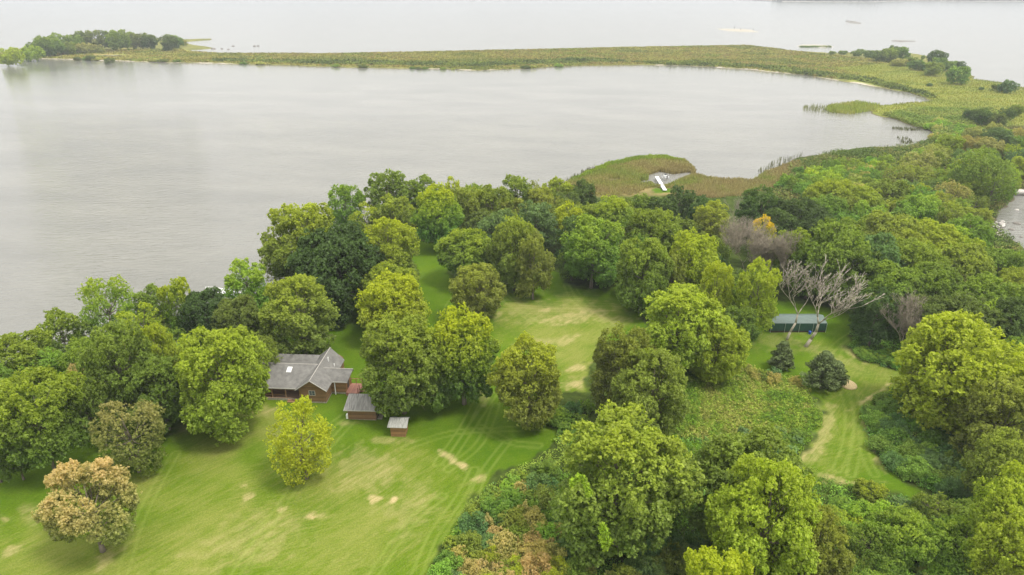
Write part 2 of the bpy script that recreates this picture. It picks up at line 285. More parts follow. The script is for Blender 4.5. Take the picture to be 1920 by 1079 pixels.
# wheel tracks
TRK = [[(815, 1079), (838, 1010), (880, 950), (905, 890), (950, 830)], [(780, 1079), (815, 1000), (860, 935), (890, 880)], [(700, 1079), (770, 980), (830, 930)], [(660, 790), (560, 900), (520, 960), (480, 1000)], [(760, 840), (850, 812), (950, 805), (1030, 800)], [(820, 870), (870, 800), (905, 730)], [(838, 870), (885, 800), (925, 740)],
  [(620, 800), (660, 770), (690, 745)], [(1062, 535), (1075, 562), (1105, 585), (1140, 620)], [(1072, 535), (1088, 560), (1120, 582), (1160, 612)], [(942, 558), (980, 590), (1010, 610)], [(955, 552), (990, 580)], [(905, 520), (850, 560), (830, 600)],
  [(1630, 606), (1578, 640), (1562, 655)], [(1645, 612), (1590, 645), (1585, 668), (1615, 690), (1690, 704)], [(1600, 640), (1575, 655), (1570, 672), (1600, 700), (1680, 708)], [(1580, 730), (1592, 770), (1588, 830), (1570, 880)], [(1600, 730), (1610, 780), (1606, 840), (1595, 890)], [(1618, 800), (1622, 850), (1640, 890)],
  [(900, 800), (960, 830), (1010, 835)], [(930, 760), (900, 830), (840, 880)], [(870, 960), (800, 1079)], [(230, 1079), (260, 980), (300, 900), (330, 850)], [(560, 900), (500, 990), (440, 1079)]]
trk = np.zeros_like(GX)
for ln in TRK:
    P = wpoly(ln); best = np.full(GX.shape, 1e9)
    # smooth the polyline
    PP = []
    for i in range(len(P)-1):
        p0 = P[max(i-1, 0)]; p1 = P[i]; p2 = P[i+1]; p3 = P[min(i+2, len(P)-1)]
        for k in range(6):
            t = k/6; PP.append(tuple(.5*((2*p1[c])+(-p0[c]+p2[c])*t+(2*p0[c]-5*p1[c]+4*p2[c]-p3[c])*t*t+(-p0[c]+3*p1[c]-3*p2[c]+p3[c])*t**3) for c in (0, 1)))
    PP.append(P[-1])
    xs = [p[0] for p in PP]; ys = [p[1] for p in PP]
    box = (GX > min(xs)-2) & (GX < max(xs)+2) & (GY > min(ys)-2) & (GY < max(ys)+2)
    gx = GX[box]; gy = GY[box]; bd = np.full(gx.shape, 1e9)
    for i in range(len(PP)-1):
        ax, ay = PP[i]; ex, ey = PP[i+1][0]-ax, PP[i+1][1]-ay; t = np.clip(((gx-ax)*ex+(gy-ay)*ey)/(ex*ex+ey*ey+1e-9), 0, 1)
        bd = np.minimum(bd, np.hypot(gx-ax-t*ex, gy-ay-t*ey))
    band = np.abs(bd-.55); v = 1-sstep(.08, .3, band); tt = trk[box]; trk[box] = np.maximum(tt, v*(.45+.55*vnoise(gx, gy, 2.0, 77)))
zone2 = sstep(0, 1, (GY-118)/10)*(GX > -15)*(GX < 40)     # the clearing is mown across, the big lawn along
nr, ncol = GX.shape; idx = np.arange(nr*ncol).reshape(nr, ncol)
Q = np.stack([idx[:-1, :-1], idx[:-1, 1:], idx[1:, 1:], idx[1:, :-1]], -1).reshape(-1, 4)
keep = (sd.ravel()[Q] > -12).any(1) | (GY.ravel()[Q] < 60).any(1); Q = Q[keep]
used = np.unique(Q); rem = np.full(nr*ncol, -1); rem[used] = np.arange(len(used)); Q = rem[Q]
f_ = lambda a: ('POINT', a.ravel()[used])
gme = np_mesh('ground', np.stack([GX, GY, GZ], -1).reshape(-1, 3)[used], Q, attrs={'lawn': f_(lawn), 'brush': f_(brush), 'meadow': f_(meadow*spit), 'marsh': f_(marsh), 'spit': f_(spit), 'tan': f_(tan_), 'beach': f_(beach), 'dry': f_(dry), 'straw': f_(straw), 'track': f_(trk), 'across': f_(zone2*1.0), 'shore': f_(sd)}, smooth=True)
ZGRID = (GX, GY, GZ)
def gz(x, y):
    s = sdf(SHORE, np.array([float(x)]), np.array([float(y)]))[0]
    return (0 if s > 5 else (-.3 if s > 1 else -.6))

m, n, l, o = mat('ground_cover')
def A(nm): a = n.new('ShaderNodeAttribute'); a.attribute_name = nm; return a.outputs['Fac']
tcn = n.new('ShaderNodeTexCoord')
def noise(sc, st=(1, 1, 1), rot=0, det=5, rough=.6):
    mp = n.new('ShaderNodeMapping'); mp.inputs['Scale'].default_value = st; r = n.new('ShaderNodeMapping'); r.inputs['Rotation'].default_value = (0, 0, rot)
    l.new(tcn.outputs['Object'], r.inputs[0]); l.new(r.outputs[0], mp.inputs[0]); z = n.new('ShaderNodeTexNoise'); z.inputs['Scale'].default_value = sc; z.inputs['Detail'].default_value = det; z.inputs['Roughness'].default_value = rough
    l.new(mp.outputs[0], z.inputs['Vector']); return z.outputs['Fac']
def ramp(fac, c1, c2, p1=.35, p2=.65, mid=None):
    r = n.new('ShaderNodeValToRGB'); e = r.color_ramp.elements; e[0].position = p1; e[1].position = p2; e[0].color = (*c1, 1); e[1].color = (*c2, 1)
    if mid: k = e.new((p1+p2)/2); k.color = (*mid, 1)
    l.new(fac, r.inputs[0]); return r.outputs[0]
def mix(f, a, b, mode='MIX'):
    x = n.new('ShaderNodeMixRGB'); x.blend_type = mode
    for i, v in ((0, f), (1, a), (2, b)):
        if isinstance(v, (float, int)): x.inputs[i].default_value = v
        elif isinstance(v, tuple): x.inputs[i].default_value = (*v, 1)
        else: l.new(v, x.inputs[i])
    return x.outputs[0]
def mth(op, a, b, c=None, clamp=False):
    x = n.new('ShaderNodeMath'); x.operation = op; x.use_clamp = clamp
    for i, v in enumerate((a, b, c)):
        if v is None: continue
        if isinstance(v, (float, int)): x.inputs[i].default_value = v
        else: l.new(v, x.inputs[i])
    return x.outputs[0]
big = noise(.07, det=4); streakA = noise(1.3, (.14, 1.0, 1), math.radians(-47), 6, .68); streakB = noise(1.3, (.12, 1.2, 1), math.radians(4), 6, .68); med = noise(.45, det=6, rough=.7); fine = noise(5, det=4, rough=.8)
streak = n.new('ShaderNodeMixRGB'); l.new(A('across'), streak.inputs[0]); l.new(streakA, streak.inputs[1]); l.new(streakB, streak.inputs[2]); streak = streak.outputs[0]
sA2 = noise(3.2, (.14, 1.0, 1), math.radians(-52), 4, .7); sB2 = noise(3.0, (.10, 1.0, 1), math.radians(2), 4, .7)
sC2 = noise(3.0, (.14, 1.0, 1), math.radians(-20), 4, .7); turn = ramp(noise(.06, det=2), (0, 0, 0), (1, 1, 1), .42, .58)
streak2 = mix(A('across'), mix(turn, sA2, sC2), sB2)
wv = n.new('ShaderNodeTexWave'); wv.wave_type = 'BANDS'; wv.bands_direction = 'Y'; wv.inputs['Scale'].default_value = .27; wv.inputs['Distortion'].default_value = 9; wv.inputs['Detail'].default_value = 2; wv.inputs['Detail Scale'].default_value = .12; l.new(tcn.outputs['Object'], wv.inputs['Vector'])
wvn = mth('MULTIPLY', A('across'), wv.outputs['Fac'])
g1 = ramp(big, (.042, .102, .003), (.076, .140, .005), .40, .62)
g2 = mix(ramp(med, (0, 0, 0), (.55, .55, .55), .42, .70), g1, (.105, .150, .012))
g2 = mix(.45, g2, mix(streak2, (.030, .080, .002), (.115, .165, .012)))
g2 = mix(mth('MULTIPLY', A('straw'), .75, clamp=True), g2, (.125, .165, .016))
g2 = mix(.55, g2, ramp(fine, (.32, .32, .32), (.9, .9, .9), .3, .7), 'OVERLAY')
sf = mth('ADD', mth('MULTIPLY', streak, .7), mth('MULTIPLY', streak2, .75)); sf = mth('ADD', sf, mth('MULTIPLY', wvn, .10)); sf = mth('ADD', sf, mth('MULTIPLY', A('straw'), .42))
sfac = n.new('ShaderNodeMapRange'); sfac.inputs['From Min'].default_value = .86; sfac.inputs['From Max'].default_value = 1.22; sfac.inputs['To Max'].default_value = .58; l.new(sf, sfac.inputs['Value'])
g2 = mix(sfac.outputs[0], g2, ramp(fine, (.165, .18, .034), (.29, .275, .095), .3, .7))
dryc = ramp(fine, (.30, .235, .10), (.48, .40, .20), .3, .7)
dfac = mth('MULTIPLY', A('dry'), mth('MULTIPLY_ADD', streak, 3.6, -.85), clamp=True)
lawnc = mix(dfac, g2, dryc); lawnc = mix(mth('MULTIPLY', A('track'), .34, clamp=True), lawnc, (.24, .29, .065))
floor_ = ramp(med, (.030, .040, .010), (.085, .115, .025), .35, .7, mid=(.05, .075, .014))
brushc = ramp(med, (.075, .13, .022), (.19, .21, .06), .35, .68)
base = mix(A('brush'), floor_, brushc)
spn = noise(.05, det=7, rough=.7); spf = noise(.4, det=5)
spc = ramp(spn, (.10, .11, .03), (.18, .175, .05), .35, .65); spc = mix(.6, spc, ramp(spf, (.3, .3, .3), (1, 1, 1), .3, .7), 'OVERLAY')
base = mix(A('spit'), base, spc)
meadc = ramp(noise(.04, (1, 2.5, 1), .1, 6, .65), (.14, .17, .03), (.24, .245, .055), .35, .65, mid=(.19, .215, .035)); base = mix(A('meadow'), base, meadc)
base = mix(A('tan'), base, ramp(noise(.03, (1, 2, 1)), (.32, .26, .10), (.27, .30, .06), .4, .6))
base = mix(A('marsh'), base, ramp(noise(.25), (.13, .12, .04), (.24, .19, .08), .35, .65))
base = mix(A('lawn'), base, lawnc)
base = mix(A('beach'), base, ramp(noise(.3), (.42, .37, .29), (.62, .57, .48), .35, .65))
sh = n.new('ShaderNodeMapRange'); sh.inputs['From Min'].default_value = .1; sh.inputs['From Max'].default_value = 1.2; l.new(A('shore'), sh.inputs['Value'])
base = mix(sh.outputs[0], (.10, .085, .055), base)
b = n.new('ShaderNodeBsdfPrincipled'); b.inputs['Roughness'].default_value = .95; b.inputs['Specular IOR Level'].default_value = .05; l.new(base, b.inputs['Base Color'])
bp = n.new('ShaderNodeBump'); bp.inputs['Strength'].default_value = .5; bp.inputs['Distance'].default_value = .12; l.new(fine, bp.inputs['Height']); l.new(bp.outputs[0], b.inputs['Normal'])
l.new(b.outputs[0], o.inputs['Surface']); M['ground'] = m
ground = link('ground', gme, M['ground']); tag(ground, kind='structure')

# ------------------------------------------------------------------ water
m, n, l, o = mat('lake_water'); tcn = n.new('ShaderNodeTexCoord')
b = n.new('ShaderNodeBsdfPrincipled'); b.inputs['Roughness'].default_value = .07; b.inputs['IOR'].default_value = 1.333; b.inputs['Specular IOR Level'].default_value = .5
r1 = noise(.75, (.35, 1.5, 1), math.radians(-6), 4, .55); r2 = noise(.02, (1, 2.2, 1), .2, 5, .6); r3 = noise(.9, (.9, .9, 1), .5, 3)
hgt = mth('ADD', r1, mth('MULTIPLY', r3, .25))
wc = ramp(r2, (.165, .164, .148), (.215, .212, .19), .35, .65)
l.new(wc, b.inputs['Base Color'])
bp = n.new('ShaderNodeBump'); bp.inputs['Distance'].default_value = .9; l.new(hgt, bp.inputs['Height']); l.new(bp.outputs[0], b.inputs['Normal'])
ypos = n.new('ShaderNodeSeparateXYZ'); l.new(tcn.outputs['Object'], ypos.inputs[0]); lee = n.new('ShaderNodeMapRange'); lee.inputs['From Min'].default_value = 150; lee.inputs['From Max'].default_value = 380; lee.inputs['To Min'].default_value = 1.2; lee.inputs['To Max'].default_value = .14; l.new(ypos.outputs['Y'], lee.inputs['Value'])
l.new(mth('MULTIPLY', mth('MULTIPLY_ADD', r2, .5, .25), lee.outputs[0]), bp.inputs['Strength'])
l.new(b.outputs[0], o.inputs['Surface']); M['water'] = m
water = MB().face([(-6500, -300, ZW), (6500, -300, ZW), (6500, 6200, ZW), (-6500, 6200, ZW)]).build('lake_water', M['water']); tag(water, kind='structure')

# ------------------------------------------------------------------ foliage prototypes
def fib(nn, rs, jit=.35):
    i = np.arange(nn)+.5; ph = np.arccos(1-2*i/nn)+rs.randn(nn)*jit/math.sqrt(nn); th = math.pi*(1+5**.5)*i+rs.randn(nn)*jit*3/math.sqrt(nn)+rs.rand()*6
    return np.stack([np.cos(th)*np.sin(ph), np.sin(th)*np.sin(ph), np.cos(ph)], -1)
def leaf_quads(P, Nn, size, rs, asp=1.5):
    k = len(P); Nn = Nn/np.linalg.norm(Nn, axis=1, keepdims=True); R_ = rs.randn(k, 3); T = np.cross(Nn, R_); T /= np.linalg.norm(T, axis=1, keepdims=True)+1e-9; B = np.cross(Nn, T)
    s = size[:, None]; bend = Nn*s*.22
    V = np.stack([P-T*s*asp*.5+bend*0, P-B*s*.5-bend, P+T*s*asp*.5, P+B*s*.5-bend], 1).reshape(-1, 3); return V, np.arange(4*k).reshape(k, 4)
def crown_np(seed, ratio, nl, ncl, nlf, leaf, cb=.07, lobe=.42, crad=.17, loose=0., fill=1500, flat=0.):
    """crown of radius 1, total height 2*ratio, built of limbs' lobes -> clumps -> leaves"""
    rs = np.random.RandomState(seed); Ht = 2*ratio; z0 = Ht*cb; hc = (Ht-z0)/2; zc = z0+hc
    dirs = fib(nl, rs, .6); dirs = dirs[dirs[:, 2] > -.78]; lob = []
    for d in dirs:
        sn = math.hypot(d[0], d[1]); d = np.array([d[0]*sn**-.32, d[1]*sn**-.32, d[2]]) if sn > .05 else d
        rr = lobe*(.62+.72*rs.rand()); k = .98-rr*.9+rs.randn()*.075
        hor = k*(1 if d[2] > -.1 else .93)
        lob.append((np.array([d[0]*hor, d[1]*hor, zc+d[2]*(hc-rr*.85)*(1 if d[2] < 0 else 1-flat*.25)]), rr))
    lob.append((np.array([0, 0, zc]), .6))
    P = []; Nn = []; tone = []; base_t = rs.rand(len(lob))
    for li, (c, rr) in enumerate(lob):
        dd = fib(ncl, rs, .7); out_ = c-np.array([0, 0, zc]); out_ = out_/(np.linalg.norm(out_)+1e-6)
        for q in dd:
            if q@out_ < -.25 and li < len(lob)-1: continue
            rc = crad*(.65+.7*rs.rand()); cc = c+q*np.array([rr, rr, rr*.9])*(.82+.25*rs.rand())
            ns_ = max(3, int(nlf/8*(.7+.6*rs.rand())*(1-loose*rs.rand()))); g0 = rs.randn(ns_, 3)+q*.55+np.array([0, 0, .3]); g0 /= np.linalg.norm(g0, axis=1, keepdims=True)
            rad = rc*(.6+.5*rs.rand(ns_)); rad = np.where(rs.rand(ns_) < .12, rad*1.4, rad); sc0 = cc+g0*rad[:, None]*np.array([1, 1, .85])
            m_ = ns_*8; g = np.repeat(g0, 8, 0); g = g*.6+rs.randn(m_, 3)*.75+np.array([0, 0, .35]); g /= np.linalg.norm(g, axis=1, keepdims=True)
            P.append(np.repeat(sc0, 8, 0)+g*(leaf*1.15)*(.45+.95*rs.rand(m_, 1))); Nn.append(g*.55+rs.randn(m_, 3)*.5+np.array([0, 0, .35])); st_ = np.repeat(rs.rand(ns_), 8)
            ct = .45*rs.rand()+.2*base_t[li]; tone.append(ct*.62+.42*st_+.2*rs.rand(m_))
    if fill:
        g = fib(fill, rs, 3)*(rs.rand(fill, 1)**.4)*.8; P.append(g*np.array([1, 1, hc])+np.array([0, 0, zc])); Nn.append(rs.randn(fill, 3)); tone.append(rs.rand(fill)*.6)  # inner leaves toned darker, painting shade into the gaps between tufts
    P = np.concatenate(P); Nn = np.concatenate(Nn); tone = np.clip(np.concatenate(tone), 0, 1)
    ok = P[:, 2] > .02*Ht; P = P[ok]; Nn = Nn[ok]; tone = tone[ok]
    rxy = np.percentile(np.hypot(P[:, 0], P[:, 1]), 97.5); P[:, :2] /= rxy; P[:, 2] *= Ht/np.percentile(P[:, 2], 99.8)
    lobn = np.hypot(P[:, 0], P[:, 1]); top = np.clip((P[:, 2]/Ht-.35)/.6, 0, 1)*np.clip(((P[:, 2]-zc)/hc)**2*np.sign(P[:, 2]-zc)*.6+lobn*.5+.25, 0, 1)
    size = leaf*(.6+.8*rs.rand(len(P))); V, Qq = leaf_quads(P, Nn, size, rs)
    return V, Qq, tone, top, lob, zc, Ht
PROT = {}
def trunk_mesh(name, lob, zc, Ht, seed, r=.055, side=8):
    rs = random.Random(seed); mb = MB(); pts = [(0, 0, -.06), (.01, 0, Ht*.10), (rs.uniform(-.04, .04), rs.uniform(-.04, .04), Ht*.25), (rs.uniform(-.05, .05), rs.uniform(-.05, .05), Ht*.48), (rs.uniform(-.08, .08), rs.uniform(-.08, .08), Ht*.8)]
    rad = [r*1.5, r, r*.8, r*.55, r*.12]
    for i in range(4): mb.tube(pts[i], pts[i+1], rad[i], rad[i+1], side)
    for k, (c, rr) in enumerate(lob[:-1]):
        a = pts[2] if c[2] < zc else pts[3]; midp = [(a[j]*.5+c[j]*.5) for j in range(3)]; midp[2] -= .05
        mb.tube(a, midp, r*.45, r*.28, 5); mb.tube(midp, c, r*.28, r*.08, 5)
        for q in range(3):
            e = [c[j]+rs.uniform(-1, 1)*rr for j in range(3)]; mb.tube(midp, e, r*.14, r*.03, 3)
    return mb.mesh(name, True)
def get_proto(kind, ratio, lod, var):
    rk = min((.7, .95, 1.25), key=lambda a: abs(a-ratio)); key = (kind, rk, lod, var)
    if key in PROT: return PROT[key]
    if kind == 'bush': rk = .55
    seed = hash(('a', 'b')) * 0+{'round': 1, 'loose': 2, 'park': 3, 'bush': 4, 'feather': 6}[kind]*1000+int(rk*100)*3+lod*17+var*131
    nl, ncl, nlf, leaf, fill = {2: (21, 24, 215, .031, 3000), 1: (16, 17, 130, .043, 1200), 0: (11, 10, 80, .070, 400)}[lod]
    kw = dict(cb=.0, lobe=.39, crad={2: .125, 1: .14, 0: .17}[lod])
    if kind == 'loose': kw = dict(cb=.02, lobe=.34, crad=.13, loose=.7); nlf = int(nlf*.72); fill = fill//3; leaf *= .9
    if kind == 'park': kw = dict(cb=.22, lobe=.40, crad=.125)
    if kind == 'feather': kw = dict(cb=.10, lobe=.30, crad=.12, loose=.6, flat=.3); fill = 300
    if kind == 'bush': kw = dict(cb=-.35, lobe=.42, crad=.2); nl = int(nl*.7)
    V, Qq, tone, top, lob, zc, Ht = crown_np(seed, rk, nl, ncl, nlf, leaf, fill=fill, **kw)
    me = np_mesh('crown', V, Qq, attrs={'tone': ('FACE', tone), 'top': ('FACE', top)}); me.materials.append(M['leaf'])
    tm = trunk_mesh('trunk', lob, zc, Ht, seed, r=.05 if kind != 'park' else .045, side=8 if lod else 5); tm.materials.append(M['bark'])
    PROT[key] = (me, tm, Ht); return PROT[key]

COL = {'G': (.118, .190, .034), 'D': (.068, .116, .032), 'Y': (.245, .318, .036), 'YB': (.31, .37, .03), 'O': (.182, .220, .046), 'L': (.19, .30, .045), 'B': (.105, .175, .065), 'R': (.32, .26, .10), 'OG': (.152, .213, .038), 'DO': (.112, .142, .036), 'T': (.28, .28, .08), 'LG': (.140, .240, .042)}
CNAME = {'G': 'mid-green', 'D': 'dark green', 'Y': 'yellow-green', 'YB': 'bright yellow-topped', 'O': 'olive', 'L': 'lime green', 'B': 'blue-green', 'R': 'rusty tan', 'OG': 'olive-green', 'DO': 'dark olive', 'T': 'brownish tan', 'LG': 'fresh green'}
rnd = random.Random(11); PLANTS = []
def lod_of(wpx): return 2 if wpx > 88 else (1 if wpx > 44 else 0)
def settle(obj, crown, col, autumn_lit, rustm=None, jit=.12):
    c = COL[col]; c = tuple(q*(1.45 if obj.name.startswith('bush') else 1.13) for q in c); j = lambda: 1+rnd.uniform(-jit, jit); k = j(); crown.color = (c[0]*k*j(), c[1]*k, c[2]*k*j(), autumn_lit)
def solve(px, ty, wpx, b):
    if b > 20:
        x, y, _ = at(px, b); R = wpx/2/F*depth(y, 5)
        v = (ty-539.5)/F; h = H-y*(SP+v*CP)/(CP-v*SP); h = max(h, 1)
        x = (px-960)/F*depth(y, h*.5)
        return x, y, R, h
    h = 8.0
    for _ in range(12):
        x, y, _z = at(px, ty, h); R = wpx/2/F*depth(y, h*.6); h = .5*h+.5*2*R*b
    x = (px-960)/F*depth(y, h*.5)
    return x, y-R*.10, R, h
def tree(px, ty, wpx, b, col, kind='round', aut_lit=0.2, label=None, zone=None, mt=None, name=None, group=None):
    x, y, R, h = solve(px, ty, wpx, b); z = gz(x, y)
    lod = lod_of(wpx); ratio = h/(2*R); var = rnd.randrange(3); rz = rnd.uniform(0, 6.283)
    me, tm, Ht = get_proto(kind, ratio, lod, var)
    sx = R*rnd.uniform(.94, 1.06); sy = R*rnd.uniform(.92, 1.06); sz = h/Ht
    nm = name or ('bush' if kind == 'bush' else 'tree')
    mkey = mt or ('rust' if col in ('R', 'T') else 'leaf')
    far = y > 420
    if kind == 'bush' or far:
        o = bpy.data.objects.new(nm, me); C.objects.link(o); o.location = (x, y, z+(.15 if kind == 'bush' and not far else 0)); o.rotation_euler = (0, 0, rz); o.scale = (sx, sy, sz); crown = o
    else:
        o = empty(nm, (x, y, z), rz); crown = bpy.data.objects.new('crown', me); C.objects.link(crown); crown.parent = o; crown.scale = (sx, sy, sz)
        t = bpy.data.objects.new('trunk', tm); C.objects.link(t); t.parent = o; t.scale = (sx, sy, sz)
    if mkey != 'leaf': crown.material_slots[0].link = 'OBJECT'; crown.material_slots[0].material = M[mkey]
    settle(o, crown, col, min(1, aut_lit*1.15+(.05 if col not in ('D', 'DO', 'B') else 0)))  # the raised amount also paints sunlit yellow onto the crown tops
    o['category'] = 'bush' if kind == 'bush' else 'tree'
    PLANTS.append([o, px, label, zone, col, kind, wpx, group, (x, y, R)])
    return o
def spaced(pts_zone, npts, wr, cols, kr, zone, kind=('round',), seed=0, sep=.62, aut_lit_r=(0, .35), avoid=.55, group=None):
    """fill a zone (outline of crown tops in the photo) with individual plants"""
    rs = random.Random(seed); xs = [p[0] for p in pts_zone]; ys = [p[1] for p in pts_zone]; placed = []; tries = 0
    while len(placed) < npts and tries < npts*60:
        tries += 1; a = rs.uniform(min(xs), max(xs)); bb = rs.uniform(min(ys), max(ys))
        if not inside(pts_zone, a, bb): continue
        wv = rs.uniform(*wr); k = rs.uniform(*kr); x, y, R, h = solve(a, bb, wv, k)
        if y > 60 and sdf(SHORE, np.array([x]), np.array([y]))[0] < R*.15: continue
        bad = any(sdf(lp, np.array([x]), np.array([y]))[0] > -R*.35 for lp in LAWN[:2]) and seed != 7
        if abs(x-54.2) < 6+R*.7 and 95 < y < 119.5+R: bad = True
        if abs(a-1418) < 80 and 395 < bb < 500: bad = True
        if abs(a-1236) < 35 and bb < 366: bad = True
        if a+wv/2 > 1858 and 335 < bb < 466: bad = True
        if bad: continue
        for (X, Y, RR) in placed:
            if math.hypot(x-X, y-Y) < (R+RR)*sep: bad = True; break
        if not bad:
            for q in PLANTS:
                X, Y, RR = q[8]
                if math.hypot(x-X, y-Y) < (R*.8+RR)*avoid: bad = True; break
        if a+wv/2 > 1858 and 335 < bb < 466: bad = True
        if bad: continue
        placed.append((x, y, R)); tree(a, bb, wv, k, rs.choice(cols), ('loose' if kind == ('round',) and rs.random() < .3 else rs.choice(kind)), rs.uniform(*aut_lit_r), zone=zone, group=group)

